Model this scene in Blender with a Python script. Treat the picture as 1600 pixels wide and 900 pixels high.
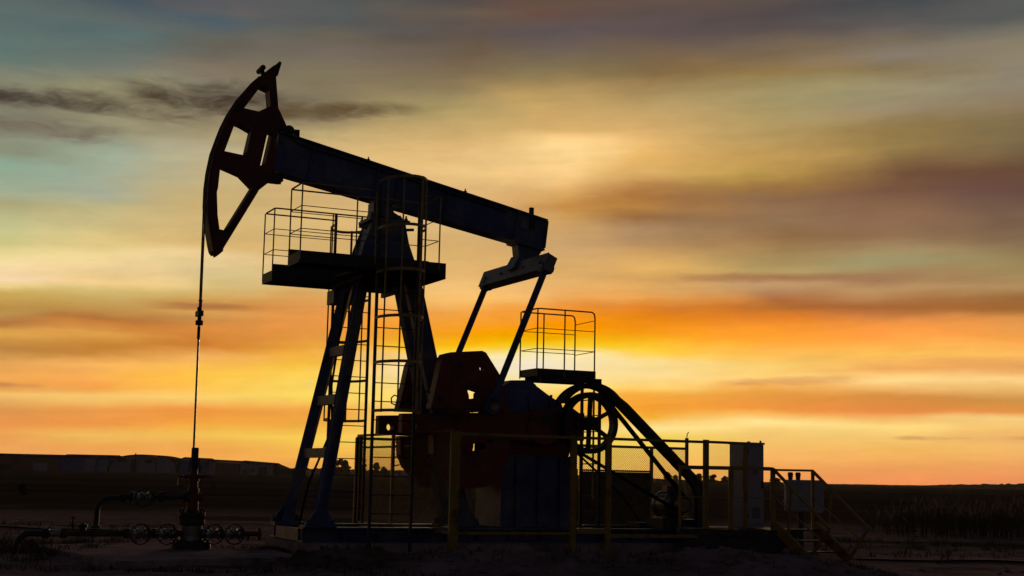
import bpy, bmesh, math, random
from mathutils import Vector, Matrix, noise
random.seed(7)
R = math.radians
for o in list(bpy.data.objects):
    bpy.data.objects.remove(o)
SC = bpy.context.scene
COL = SC.collection

# ------------------------------------------------------------------ camera
cam = bpy.data.cameras.new("camera")
cam.sensor_width = 36.0
cam.lens = 36.0 * 2226.0 / 1600.0
cam.clip_start = 0.1
cam.clip_end = 20000
camo = bpy.data.objects.new("camera", cam)
COL.objects.link(camo)
PITCH, ROLL = 0.13173, 0.0210
camo.matrix_world = (Matrix.Translation((0, 0, 1.4)) @ Matrix.Rotation(math.pi / 2 + PITCH, 4, 'X')
                     @ Matrix.Rotation(ROLL, 4, 'Z'))
SC.camera = camo
bpy.context.view_layer.update()
SC.view_settings.view_transform = 'Standard'
SC.view_settings.look = 'None'
SC.view_settings.gamma = 1.0
SC.view_settings.use_curve_mapping = False
SC.view_settings.exposure = 0.0
SC.cycles.max_bounces = 6
SC.cycles.use_denoising = True

# ------------------------------------------------------------------ sky
SUN_EL, SUN_AZ = 4.6, 1.0          # degrees; azimuth from +Y towards +X
NISHITA_STRENGTH = 0.026
# cloud sheet colours (sRGB 0-255), read down each azimuth column of the sky: "y r,g,b" with y in the photograph's 900 lines
SKY_TABLE = {
0:"0 92,104,100;30 88,104,102;60 90,110,106;90 100,120,112;125 136,142,120;145 140,146,122;165 130,130,110;190 130,128,108;205 135,138,120;235 137,142,118;258 140,165,145;280 145,165,145;305 160,168,140;320 172,165,122;350 192,190,140;380 205,196,134;400 232,212,150;420 240,216,160;432 252,218,176;442 235,208,135;452 200,165,90;475 180,140,72;490 190,150,85;505 165,110,65;515 210,155,80;525 225,170,88;545 180,130,70;565 220,160,90;590 240,170,90;600 222,148,80;612 240,190,110;640 215,150,85;660 232,150,85;690 230,155,95;705 235,165,95",
160:"0 70,84,95;30 92,100,98;50 88,108,108;75 98,108,102;100 116,116,104;130 150,146,112;150 155,148,114;180 150,142,112;210 150,148,122;240 160,172,150;270 155,170,148;300 160,166,145;320 184,174,128;350 196,188,132;380 222,198,135;400 236,212,150;420 240,210,155;440 240,205,140;450 205,180,112;475 192,158,90;490 190,140,75;500 172,110,60;508 200,130,65;522 222,160,80;540 198,132,60;555 200,135,65;570 245,180,100;600 240,160,80;615 245,195,110;625 240,190,105;640 235,155,80;665 232,150,75;682 235,185,95;700 238,165,90",
320:"0 92,90,92;15 98,94,92;30 76,92,100;60 100,98,88;90 106,100,90;110 128,114,96;135 134,128,110;160 140,132,112;185 150,138,108;210 165,152,115;230 185,172,140;270 190,170,130;300 195,172,120;330 205,175,118;370 215,180,120;385 222,185,120;400 235,205,150;430 215,192,138;450 208,182,120;465 212,165,95;478 185,120,62;490 215,160,90;498 190,135,75;510 215,140,70;540 200,122,55;560 245,180,100;590 250,190,75;605 248,185,85;620 248,205,115;640 238,150,75;660 240,160,70;680 240,190,90;700 240,168,85",
500:"0 82,86,84;30 84,88,88;50 105,98,84;80 112,102,92;110 122,112,90;140 132,120,94;170 140,125,95;200 190,168,118;220 210,180,125;250 215,182,125;300 205,170,115;330 215,180,120;380 210,175,115;420 205,170,115;450 225,180,115;465 220,165,95;490 225,150,80;520 228,150,75;550 235,165,70;580 245,195,75;600 248,210,100;620 246,212,100;640 240,165,75;660 238,170,75;685 245,205,90;700 240,185,85;730 235,165,80",
700:"0 84,76,74;20 104,88,74;50 92,80,75;80 105,88,70;110 125,106,80;140 142,124,90;170 165,148,100;200 200,168,110;230 218,180,120;260 230,192,130;290 222,185,130;330 215,180,130;380 210,170,110;420 225,180,115;450 238,190,120;470 245,190,110;490 245,165,75;515 246,160,45;535 245,180,40;548 248,205,60;560 248,228,160;580 250,235,190;620 248,215,130;660 245,210,110;700 240,195,95;730 236,170,85",
860:"0 98,78,68;20 104,78,68;45 90,80,82;80 105,92,84;110 130,115,82;140 178,148,95;170 200,165,105;200 212,172,110;215 246,204,136;230 254,216,150;270 248,205,138;300 215,165,100;320 195,140,75;350 205,160,100;380 200,160,112;410 215,170,108;440 232,180,112;465 232,170,100;485 240,150,60;510 248,150,30;530 246,175,30;545 240,200,50;558 240,225,170;575 244,230,205;590 245,228,180;610 248,215,120;635 240,178,72;660 238,200,100;690 240,205,90;730 236,180,85",
1000:"0 96,78,68;20 98,80,68;50 92,80,80;70 112,88,68;90 122,92,66;110 130,105,70;130 150,125,80;160 182,152,100;190 205,165,100;215 225,180,115;245 235,185,110;270 225,180,110;290 190,140,85;310 172,118,65;325 180,130,70;340 150,105,65;360 180,145,105;380 180,140,95;400 195,155,100;420 230,180,105;435 210,160,95;450 225,170,100;465 235,165,85;480 220,130,55;500 230,135,40;520 250,155,45;535 245,185,50;548 250,205,70;562 250,220,150;585 250,220,150;605 252,215,120;618 248,178,75;640 245,160,60;655 240,175,60;668 250,225,150;680 245,210,100;710 240,200,90;735 235,185,90",
1200:"0 88,78,76;20 80,72,72;50 88,78,76;70 112,96,80;85 128,104,80;110 145,118,75;130 155,138,95;160 165,150,105;190 180,150,95;220 190,155,90;245 195,155,90;270 185,150,80;290 165,125,70;310 140,105,75;340 145,115,85;370 140,105,70;385 150,115,80;400 165,135,90;420 180,155,100;428 170,120,80;440 195,155,110;455 180,135,95;470 172,105,60;485 170,105,52;500 225,130,55;515 250,155,60;530 255,165,65;550 252,190,85;565 248,205,110;590 252,205,120;600 240,170,85;615 235,160,75;640 240,152,70;650 250,190,100;660 252,225,150;672 245,205,120;700 242,190,100;745 238,155,85",
1400:"0 66,72,76;20 80,82,84;45 98,92,88;65 120,108,92;90 132,122,108;110 130,112,78;140 158,148,112;170 155,140,110;200 145,120,75;230 150,125,75;250 130,108,70;270 115,82,60;300 118,85,65;340 140,105,80;375 145,112,82;395 165,140,100;408 165,155,112;425 160,128,90;437 160,120,85;450 185,145,100;465 175,120,75;480 165,100,55;495 190,120,70;510 240,150,75;525 250,155,75;550 255,195,95;562 245,180,100;575 240,170,95;595 255,215,140;605 240,185,110;620 215,145,75;645 230,140,75;655 240,180,100;665 250,215,130;680 245,200,115;700 242,185,100;730 240,165,90;750 236,145,90",
1600:"0 88,88,86;20 85,88,86;40 112,108,98;70 138,126,104;100 140,128,112;130 140,130,110;160 140,122,95;190 125,108,75;220 115,100,75;245 115,92,65;260 105,75,58;290 102,74,66;310 108,82,70;340 118,92,72;370 130,105,80;390 140,120,85;410 150,130,85;430 165,140,95;450 165,132,85;465 150,105,60;485 160,105,55;500 215,145,80;515 235,155,85;530 245,165,85;550 250,185,100;568 225,160,95;578 235,175,105;590 250,210,140;605 235,185,110;625 205,145,75;645 225,145,75;655 245,205,130;670 245,195,115;686 232,172,105;695 240,185,110;730 240,160,95;750 235,145,95"}

def sky_dir(px, py):
    d = camo.matrix_world.to_3x3() @ Vector((px - 800, 450 - py, -2226)).normalized()
    return math.degrees(math.atan2(d.x, d.y)), math.degrees(math.asin(d.z))

def thin(st):
    "a colour ramp holds 32 stops: drop the stops their neighbours predict best"
    st = sorted(st)
    while len(st) > 31:
        worst = []
        for i in range(1, len(st) - 1):
            a, b, c = st[i - 1], st[i], st[i + 1]
            f = (b[0] - a[0]) / (c[0] - a[0])
            worst.append((sum(abs(b[1][k] - (a[1][k] + f * (c[1][k] - a[1][k]))) for k in range(3)), i))
        st.pop(min(worst)[1])
    return st

SKY = []
for px, spec in SKY_TABLE.items():
    col = []
    for e in spec.split(';'):
        y, c = e.split(' ')
        col.append((sky_dir(px, float(y))[1], tuple(float(k) for k in c.split(','))))
    SKY.append((sky_dir(px, 400)[0], thin(col)))

def lin(c):
    return c / 12.92 if c <= 0.04045 else ((c + 0.055) / 1.055) ** 2.4

def hexlin(h):
    return tuple(lin(int(h[i:i + 2], 16) / 255.0) for i in (0, 2, 4)) + (1.0,)

world = bpy.data.worlds.new("World")
SC.world = world
world.use_nodes = True
NT = world.node_tree
NT.nodes.clear()

def nd(t, **kw):
    n = NT.nodes.new(t)
    for k, v in kw.items():
        setattr(n, k, v)
    return n

def link(a, b):
    NT.links.new(a, b)

def mth(op, a, b=None, c=None, clamp=False):
    n = nd('ShaderNodeMath', operation=op, use_clamp=clamp)
    for i, x in enumerate((a, b, c)):
        if x is None:
            continue
        if isinstance(x, (int, float)):
            n.inputs[i].default_value = x
        else:
            link(x, n.inputs[i])
    return n.outputs[0]

def maprange(x, a, b, c, d, mode='SMOOTHSTEP'):
    n = nd('ShaderNodeMapRange', interpolation_type=mode, clamp=True)
    link(x, n.inputs[0])
    for i, v in enumerate((a, b, c, d)):
        n.inputs[i + 1].default_value = v
    return n.outputs[0]

def mixcol(f, a, b, blend='MIX'):
    n = nd('ShaderNodeMix', data_type='RGBA', blend_type=blend, clamp_factor=True)
    for s, x in ((n.inputs[0], f), (n.inputs[6], a), (n.inputs[7], b)):
        if isinstance(x, (int, float)):
            s.default_value = x
        elif isinstance(x, tuple):
            s.default_value = x
        else:
            link(x, s)
    return n.outputs[2]

def fbm(u, v, w=0.0, detail=5, rough=0.55, scale=1.0, dist=0.0):
    cb = nd('ShaderNodeCombineXYZ')
    for i, x in enumerate((u, v, w)):
        if isinstance(x, (int, float)):
            cb.inputs[i].default_value = x
        else:
            link(x, cb.inputs[i])
    n = nd('ShaderNodeTexNoise', noise_dimensions='3D')
    n.inputs['Scale'].default_value = scale
    n.inputs['Detail'].default_value = detail
    n.inputs['Roughness'].default_value = rough
    n.inputs['Distortion'].default_value = dist
    link(cb.outputs[0], n.inputs['Vector'])
    return mth('SUBTRACT', n.outputs[0], 0.5)

tc = nd('ShaderNodeTexCoord')
sx = nd('ShaderNodeSeparateXYZ')
link(tc.outputs['Generated'], sx.inputs[0])
DEG = 180.0 / math.pi
AZ = mth('MULTIPLY', mth('ARCTAN2', sx.outputs[0], sx.outputs[1]), DEG)
EL = mth('MULTIPLY', mth('ARCSINE', sx.outputs[2]), DEG)
# wind-drawn warp of the cloud sheets
w1 = fbm(mth('MULTIPLY', AZ, 0.16), mth('MULTIPLY', EL, 0.55), 3.1, 4, 0.5)
w2 = fbm(mth('MULTIPLY', AZ, 0.5), mth('MULTIPLY', EL, 2.2), 8.7, 5, 0.6)
w3 = fbm(mth('MULTIPLY', AZ, 0.22), mth('MULTIPLY', EL, 0.5), 15.3, 4, 0.55)
calm = maprange(EL, 0.5, 5.0, 0.22, 1.0)
ELW = mth('ADD', EL, mth('MULTIPLY', calm, mth('ADD', mth('MULTIPLY', w1, 0.9), mth('MULTIPLY', w2, 0.20))))
AZW = mth('ADD', AZ, mth('MULTIPLY', w3, 7.0))
T01 = mth('DIVIDE', mth('ADD', ELW, 1.0), 21.0)
cur = None
for i, (az, spec) in enumerate(SKY):
    rp = nd('ShaderNodeValToRGB')
    link(T01, rp.inputs[0])
    stops = [((e + 1.0) / 21.0, tuple(lin(k / 255.0) for k in c) + (1.0,)) for e, c in spec]
    els = rp.color_ramp.elements
    els[0].position, els[0].color = stops[0]
    els[1].position, els[1].color = stops[-1]
    for p, c in stops[1:-1]:
        e = els.new(p)
        e.color = c
    if cur is None:
        cur = rp.outputs[0]
    else:
        cur = mixcol(maprange(AZW, SKY[i - 1][0], az, 0.0, 1.0, 'LINEAR'), cur, rp.outputs[0])
# long streaks and fine filaments inside the sheets
ELS = mth('SUBTRACT', EL, mth('MULTIPLY', AZ, 0.05))
s1 = fbm(mth('MULTIPLY', AZ, 0.10), mth('MULTIPLY', ELS, 1.3), 21.0, 6, 0.6)
s2 = fbm(mth('MULTIPLY', AZ, 0.55), mth('MULTIPLY', ELS, 1.7), 33.0, 7, 0.62, 1.0, 0.4)
gain = mth('ADD', 1.03, mth('ADD', mth('MULTIPLY', s1, 0.36), mth('MULTIPLY', s2, 0.20)))
gcb = nd('ShaderNodeCombineColor')
for i in range(3):
    link(gain, gcb.inputs[i])
cur = mixcol(1.0, cur, gcb.outputs[0], 'MULTIPLY')
hs = nd('ShaderNodeHueSaturation')
hs.inputs['Saturation'].default_value = 1.02
link(cur, hs.inputs['Color'])
cur = hs.outputs[0]
# ragged dark cloud low on the left of the clear patch
def cloud(el0, slope, bend, half, az0, az1, az2, az3, seed, amt, col, src):
    c = mth('ADD', mth('MULTIPLY', AZ, slope), el0)
    c = mth('ADD', c, mth('MULTIPLY', mth('SINE', mth('MULTIPLY', AZ, 0.55)), bend))
    d = mth('DIVIDE', mth('SUBTRACT', EL, c), half)
    prof = mth('SUBTRACT', 1.0, mth('MULTIPLY', d, d))
    ends = mth('MULTIPLY', maprange(AZ, az0, az1, 0, 1), maprange(AZ, az2, az3, 1, 0))
    n1 = fbm(mth('MULTIPLY', AZ, 0.55), mth('MULTIPLY', EL, 1.9), seed, 6 if half > 0.3 else 4, 0.57, 1.0, 0.5)
    n0 = fbm(mth('MULTIPLY', AZ, 0.16), mth('MULTIPLY', EL, 0.7), seed + 50, 1, 0.5)
    den = mth('ADD', mth('MULTIPLY', prof, 0.80), mth('ADD', mth('MULTIPLY', n1, 2.3), mth('MULTIPLY', n0, 0.9)))
    den = mth('ADD', den, mth('MULTIPLY', mth('SUBTRACT', ends, 1.0), 0.9))
    m = maprange(den, -0.15, 1.25, 0, 1)
    m = mth('MULTIPLY', mth('MULTIPLY', m, ends), amt)
    return mixcol(m, src, col)
cur = cloud(14.45, 0.01, 0.0, 1.35, -60, -50, -9.0, -1.5, 41.0, 0.45, (0.19, 0.145, 0.095, 1.0), cur)
cur = cloud(14.42, 0.0, 0.0, 0.90, -19.0, -14.2, -11.0, -6.0, 4.0, 0.95, (0.056, 0.037, 0.024, 1.0), cur)
cur = cloud(14.30, 0.02, 0.06, 0.50, -60, -50, -17.2, -11.5, 24.0, 1.0, (0.062, 0.042, 0.032, 1.0), cur)
cur = cloud(14.98, 0.088, 0.0, 0.42, -13, -9.0, -7.5, -1.0, 9.0, 1.0, (0.115, 0.075, 0.034, 1.0), cur)
cur = cloud(13.2, 0.02, 0.05, 0.50, -60, -50, -18, -13.5, 14.0, 0.85, (0.15, 0.11, 0.075, 1.0), cur)
# small torn clouds nearer the horizon
cur = cloud(1.80, 0.0, 0.0, 0.10, 14.2, 15.8, 16.8, 18.8, 61.0, 0.55, (0.50, 0.20, 0.08, 1.0), cur)
cur = cloud(1.86, 0.0, 0.0, 0.12, 18.4, 19.8, 30, 34, 66.0, 0.55, (0.42, 0.16, 0.08, 1.0), cur)
cur = cloud(3.86, 0.012, 0.03, 0.20, 7.0, 9.6, 12.6, 16.0, 71.0, 0.55, (0.60, 0.24, 0.08, 1.0), cur)
cur = cloud(3.05, 0.0, 0.0, 0.10, -40, -30, -18.6, -17.4, 76.0, 0.6, (0.45, 0.21, 0.09, 1.0), cur)
cur = cloud(6.62, 0.02, 0.0, 0.16, -15.0, -13.4, -11.5, -9.4, 81.0, 0.6, (0.38, 0.16, 0.06, 1.0), cur)
cur = cloud(8.15, -0.01, 0.02, 0.20, 5.0, 8.0, 13.5, 18.0, 91.0, 0.5, (0.30, 0.16, 0.075, 1.0), cur)
# rest of the dome: dusk sky
sky = nd('ShaderNodeTexSky', sky_type='NISHITA')
sky.sun_disc = False
sky.sun_elevation = R(SUN_EL)
sky.sun_rotation = R(SUN_AZ)
sky.altitude = 100
sky.dust_density = 2.0
bg1 = nd('ShaderNodeBackground')
link(mixcol(1.0, sky.outputs[0], (1.12, 0.88, 1.02, 1.0), 'MULTIPLY'), bg1.inputs[0])
bg1.inputs[1].default_value = NISHITA_STRENGTH
bg2 = nd('ShaderNodeBackground')
link(cur, bg2.inputs[0])
absaz = mth('ABSOLUTE', AZ)
sector = mth('MULTIPLY', maprange(absaz, 26, 78, 1, 0), maprange(EL, 19.5, 34, 1, 0))
mixs = nd('ShaderNodeMixShader')
link(sector, mixs.inputs[0])
link(bg1.outputs[0], mixs.inputs[1])
link(bg2.outputs[0], mixs.inputs[2])
wout = nd('ShaderNodeOutputWorld')
link(mixs.outputs[0], wout.inputs[0])

# ------------------------------------------------------------------ sun (veiled, low, behind the pump)
sun = bpy.data.lights.new("sun", 'SUN')
sun.energy = 0.8
sun.angle = R(4)
sun.color = (1.0, 0.72, 0.40)
suno = bpy.data.objects.new("sun", sun)
COL.objects.link(suno)
sd = Vector((math.sin(R(SUN_AZ)) * math.cos(R(SUN_EL)), math.cos(R(SUN_AZ)) * math.cos(R(SUN_EL)), math.sin(R(SUN_EL))))
suno.rotation_euler = sd.to_track_quat('Z', 'Y').to_euler()
suno.location = sd * 60

# ------------------------------------------------------------------ materials
def mat(name, col, rough=0.6, metal=0.0, var=0.35, scale=6.0, dirt=None, dirt_amt=0.0, bump=0.0, bscale=40.0):
    matte = rough >= 0.8
    m = bpy.data.materials.new(name)
    m.use_nodes = True
    nt = m.node_tree
    b = nt.nodes['Principled BSDF']
    t = nt.nodes.new('ShaderNodeTexCoord')
    n = nt.nodes.new('ShaderNodeTexNoise')
    n.inputs['Scale'].default_value = scale
    n.inputs['Detail'].default_value = 6
    n.inputs['Roughness'].default_value = 0.65
    nt.links.new(t.outputs['Object'], n.inputs['Vector'])
    r = nt.nodes.new('ShaderNodeValToRGB')
    r.color_ramp.elements[0].position = 0.3
    r.color_ramp.elements[1].position = 0.7
    r.color_ramp.elements[0].color = tuple(c * (1 - var) for c in col) + (1,)
    r.color_ramp.elements[1].color = tuple(min(1, c * (1 + var)) for c in col) + (1,)
    nt.links.new(n.outputs[0], r.inputs[0])
    out = r.outputs[0]
    if dirt:
        n2 = nt.nodes.new('ShaderNodeTexNoise')
        n2.inputs['Scale'].default_value = scale * 0.45
        n2.inputs['Detail'].default_value = 9
        n2.inputs['Roughness'].default_value = 0.75
        nt.links.new(t.outputs['Object'], n2.inputs['Vector'])
        mr = nt.nodes.new('ShaderNodeMapRange')
        mr.inputs[1].default_value = 0.62 - dirt_amt * 0.3
        mr.inputs[2].default_value = 0.72 - dirt_amt * 0.2
        nt.links.new(n2.outputs[0], mr.inputs[0])
        mx = nt.nodes.new('ShaderNodeMix')
        mx.data_type = 'RGBA'
        nt.links.new(mr.outputs[0], mx.inputs[0])
        nt.links.new(out, mx.inputs[6])
        mx.inputs[7].default_value = tuple(dirt) + (1,)
        out = mx.outputs[2]
    nt.links.new(out, b.inputs['Base Color'])
    b.inputs['Roughness'].default_value = rough
    b.inputs['Metallic'].default_value = metal
    if matte:
        b.inputs['Specular IOR Level'].default_value = 0.0
    if bump:
        n3 = nt.nodes.new('ShaderNodeTexNoise')
        n3.inputs['Scale'].default_value = bscale
        n3.inputs['Detail'].default_value = 6
        nt.links.new(t.outputs['Object'], n3.inputs['Vector'])
        bp = nt.nodes.new('ShaderNodeBump')
        bp.inputs['Strength'].default_value = bump
        bp.inputs['Distance'].default_value = 0.02
        nt.links.new(n3.outputs[0], bp.inputs['Height'])
        nt.links.new(bp.outputs[0], b.inputs['Normal'])
    return m

RUST = (0.10, 0.045, 0.02)
M = dict(
    blue=mat('blue_paint', (0.04, 0.054, 0.155), 0.48, 0, 0.5, 2.2, (0.15, 0.135, 0.14), 0.42, 0.3),
    blue_skylit=mat('blue_paint_skylit', (0.07, 0.085, 0.23), 0.45, 0, 0.4, 2.5, (0.15, 0.14, 0.15), 0.3, 0.25),  # blue paint brightened: sky light on the sloped top is in the colour
    red=mat('red_oxide_paint', (0.14, 0.022, 0.015), 0.6, 0, 0.3, 3, (0.05, 0.02, 0.015), 0.35, 0.25),
    crank=mat('red_crank_paint', (0.21, 0.024, 0.015), 0.55, 0, 0.3, 3, (0.04, 0.02, 0.015), 0.35, 0.25),
    grey=mat('pale_grey_paint', (0.19, 0.17, 0.19), 0.55, 0, 0.25, 5, RUST, 0.3, 0.2),
    guard=mat('guard_sheet', (0.13, 0.12, 0.11), 0.6, 0, 0.25, 5, RUST, 0.3, 0.2),
    yellow=mat('yellow_paint', (0.31, 0.175, 0.022), 0.5, 0, 0.25, 5, RUST, 0.3, 0.2),
    rail=mat('rail_paint', (0.34, 0.23, 0.065), 0.5, 0, 0.3, 8, RUST, 0.35),
    dark=mat('dark_steel', (0.035, 0.032, 0.032), 0.6, 0.2, 0.3, 6, RUST, 0.3, 0.2),
    steel=mat('bare_steel', (0.20, 0.18, 0.16), 0.42, 0.9, 0.3, 8, RUST, 0.35, 0.15),
    rope=mat('wire_rope', (0.10, 0.08, 0.06), 0.55, 0.5, 0.3, 60),
    rubber=mat('rubber', (0.02, 0.02, 0.02), 0.8, 0, 0.3, 10),
    pipe=mat('pipe_paint', (0.03, 0.026, 0.026), 0.5, 0.2, 0.3, 8, RUST, 0.3, 0.15),
    valve=mat('valve_metal', (0.30, 0.27, 0.25), 0.25, 0.8, 0.3, 10, RUST, 0.3, 0.15),
    wellred=mat('wellhead_red', (0.13, 0.018, 0.012), 0.5, 0, 0.3, 8, (0.04, 0.02, 0.015), 0.3, 0.2),
    concrete=mat('concrete', (0.36, 0.25, 0.245), 0.9, 0, 0.25, 2.2, (0.13, 0.11, 0.10), 0.4, 0.5, 25),
    cabinet=mat('cabinet_grey', (0.29, 0.27, 0.34), 0.5, 0, 0.15, 3, (0.18, 0.16, 0.17), 0.25, 0.1),
    wood=mat('plank', (0.10, 0.07, 0.045), 0.8, 0, 0.35, 5),
    bark=mat('bark', (0.05, 0.035, 0.025), 0.9, 0, 0.3, 6),
    leaf=mat('leaf', (0.055, 0.06, 0.028), 0.8, 0, 0.5, 2),
    grass=mat('dry_grass', (0.09, 0.075, 0.035), 0.9, 0, 0.4, 1.5),
    plume=mat('reed_plume', (0.35, 0.25, 0.21), 0.9, 0, 0.3, 3),
    navy=mat('navy_cladding', (0.06, 0.075, 0.30), 0.7, 0, 0.25, 0.05),
    umber=mat('brown_cladding', (0.15, 0.075, 0.065), 0.8, 0, 0.35, 0.05),
    pale=mat('pale_cladding', (0.25, 0.23, 0.30), 0.8, 0, 0.2, 0.08),
    slate=mat('dark_roof', (0.05, 0.04, 0.04), 0.8, 0, 0.2, 0.1),
    void=mat('dark_opening', (0.03, 0.028, 0.035), 0.7, 0, 0.2, 0.5),
)

# ------------------------------------------------------------------ mesh helpers
A = 0.42760567                                  # heading of the walking beam, from +X towards +Y
OX, OY = -5.388, 24.666                         # the well
UX, UY = math.cos(A), math.sin(A)

def uvw(u, v, w=0.0):
    "pump frame (u along the beam to the tail, v towards the viewer's side, w up) -> world"
    return Vector((OX + u * UX + v * UY, OY + u * UY - v * UX, w))

class Frame:
    def __init__(s, u0=0.0, v0=0.0):
        s.u0, s.v0 = u0, v0
        s.loc = uvw(u0, v0)
        s.rot = A
    def __call__(s, p):
        return Vector((p[0] - s.u0, -(p[1] - s.v0), p[2]))

class WFrame:
    def __init__(s, x=0.0, y=0.0, z=0.0):
        s.loc = Vector((x, y, z))
        s.rot = 0.0
    def __call__(s, p):
        return Vector(p) - s.loc

class MB:
    def __init__(s, fr):
        s.bm = bmesh.new()
        s.fr = fr
    def verts(s, pts):
        return [s.bm.verts.new(s.fr(p)) for p in pts]
    def face(s, vs):
        try:
            return s.bm.faces.new(vs)
        except ValueError:
            return None
    def box(s, a, b):
        (x0, y0, z0), (x1, y1, z1) = a, b
        v = s.verts([(x0, y0, z0), (x1, y0, z0), (x1, y1, z0), (x0, y1, z0),
                     (x0, y0, z1), (x1, y0, z1), (x1, y1, z1), (x0, y1, z1)])
        for f in ((0, 3, 2, 1), (4, 5, 6, 7), (0, 1, 5, 4), (1, 2, 6, 5), (2, 3, 7, 6), (3, 0, 4, 7)):
            s.face([v[i] for i in f])
        return s
    def bar(s, p, q, a, b, up=(0, 0, 1)):
        "rectangular bar from p to q: a across, b along up"
        p, q, up = Vector(p), Vector(q), Vector(up)
        d = (q - p).normalized()
        x = d.cross(up)
        if x.length < 1e-4:
            x = d.cross(Vector((1, 0, 0)))
        x.normalize()
        y = x.cross(d)
        x, y = x * a / 2, y * b / 2
        ring = [-x - y, x - y, x + y, -x + y]
        v0 = s.verts([p + r for r in ring])
        v1 = s.verts([q + r for r in ring])
        s.face(v0[::-1]); s.face(v1)
        for i in range(4):
            j = (i + 1) % 4
            s.face([v0[i], v0[j], v1[j], v1[i]])
        return s
    def tube(s, pts, r, n=8, closed=False, r1=None):
        pts = [Vector(p) for p in pts]
        m = len(pts)
        rings = []
        up = None
        for i, p in enumerate(pts):
            if closed:
                d = pts[(i + 1) % m] - pts[i - 1]
            elif i == 0:
                d = pts[1] - pts[0]
            elif i == m - 1:
                d = pts[-1] - pts[-2]
            else:
                d = pts[i + 1] - pts[i - 1]
            d.normalize()
            if up is None:
                up = Vector((0, 0, 1)) if abs(d.z) < 0.9 else Vector((1, 0, 0))
            x = d.cross(up).normalized()
            y = x.cross(d).normalized()
            up = y
            rr = r if r1 is None else r + (r1 - r) * i / (m - 1)
            rings.append(s.verts([p + (x * math.cos(2 * math.pi * k / n) + y * math.sin(2 * math.pi * k / n)) * rr for k in range(n)]))
        for i in range(m if closed else m - 1):
            a, b = rings[i], rings[(i + 1) % m]
            for k in range(n):
                l = (k + 1) % n
                s.face([a[k], a[l], b[l], b[k]])
        if not closed:
            s.face(rings[0][::-1]); s.face(rings[-1])
        return s
    def lathe(s, prof, o, axis=(0, 0, 1), n=16):
        "prof: list of (radius, distance along axis)"
        o, ax = Vector(o), Vector(axis).normalized()
        t = Vector((1, 0, 0)) if abs(ax.x) < 0.9 else Vector((0, 1, 0))
        x = ax.cross(t).normalized(); y = ax.cross(x)
        rings = []
        for r, h in prof:
            rings.append(s.verts([o + ax * h + (x * math.cos(2 * math.pi * k / n) + y * math.sin(2 * math.pi * k / n)) * r for k in range(n)]))
        for a, b in zip(rings, rings[1:]):
            for k in range(n):
                l = (k + 1) % n
                s.face([a[k], a[l], b[l], b[k]])
        s.face(rings[0][::-1]); s.face(rings[-1])
        return s
    def plate(s, outer, v0, v1, holes=(), plane='uw'):
        "polygon (u,w) with holes, extruded from v0 to v1"
        mk = (lambda a, b, t: (a, t, b)) if plane == 'uw' else (lambda a, b, t: (a, b, t)) if plane == 'uv' else (lambda a, b, t: (t, a, b))
        loops = [outer] + list(holes)
        caps = []
        for v in (v0, v1):
            es = []; ls = []
            for lp in loops:
                vs = s.verts([mk(a, b, v) for a, b in lp])
                ls.append(vs)
                for i in range(len(vs)):
                    es.append(s.bm.edges.new((vs[i], vs[(i + 1) % len(vs)])))
            bmesh.ops.triangle_fill(s.bm, use_beauty=True, use_dissolve=False, edges=es)
            caps.append(ls)
        for a, b in zip(*caps):
            for i in range(len(a)):
                j = (i + 1) % len(a)
                s.face([a[i], a[j], b[j], b[i]])
        return s
    def strip(s, pts, t, v0, v1):
        "flat strip following (u,w) points, thickness t, from v0 to v1"
        n = len(pts)
        for i in range(n - 1):
            (a, b), (c, d) = pts[i], pts[i + 1]
            s.bar((a, (v0 + v1) / 2, b), (c, (v0 + v1) / 2, d), abs(v1 - v0), t, (-(d - b), 0, c - a))
        return s
    def build(s, name, m, parent=None, smooth=False):
        bmesh.ops.recalc_face_normals(s.bm, faces=s.bm.faces[:])
        me = bpy.data.meshes.new(name)
        s.bm.to_mesh(me); s.bm.free()
        me.materials.append(m)
        if smooth:
            for p in me.polygons:
                p.use_smooth = True
        o = bpy.data.objects.new(name, me)
        COL.objects.link(o)
        if parent is not None:
            o.parent = parent
        else:
            o.location = s.fr.loc; o.rotation_euler = (0, 0, s.fr.rot)
        return o

def arc(cu, cw, r, a0, a1, n):
    return [(cu + r * math.cos(R(a0 + (a1 - a0) * i / n)), cw + r * math.sin(R(a0 + (a1 - a0) * i / n))) for i in range(n + 1)]

def circ(cu, cw, r, n=16):
    return arc(cu, cw, r, 0, 360, n)[:-1]

def thing(name, label, cat, fr, group=None):
    o = bpy.data.objects.new(name, None)
    o.empty_display_size = 0.3
    COL.objects.link(o)
    o.location = fr.loc; o.rotation_euler = (0, 0, fr.rot)
    o['label'] = label; o['category'] = cat
    if group:
        o['group'] = group
    return o

def tag(o, label, cat, group=None):
    o['label'] = label; o['category'] = cat
    if group:
        o['group'] = group
    return o

def structure(o):
    o['kind'] = 'structure'
    return o

# ------------------------------------------------------------------ ground: one sheet to the horizon
def sstep(a, b, x):
    t = min(1.0, max(0.0, (x - a) / (b - a)))
    return t * t * (3 - 2 * t)

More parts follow.
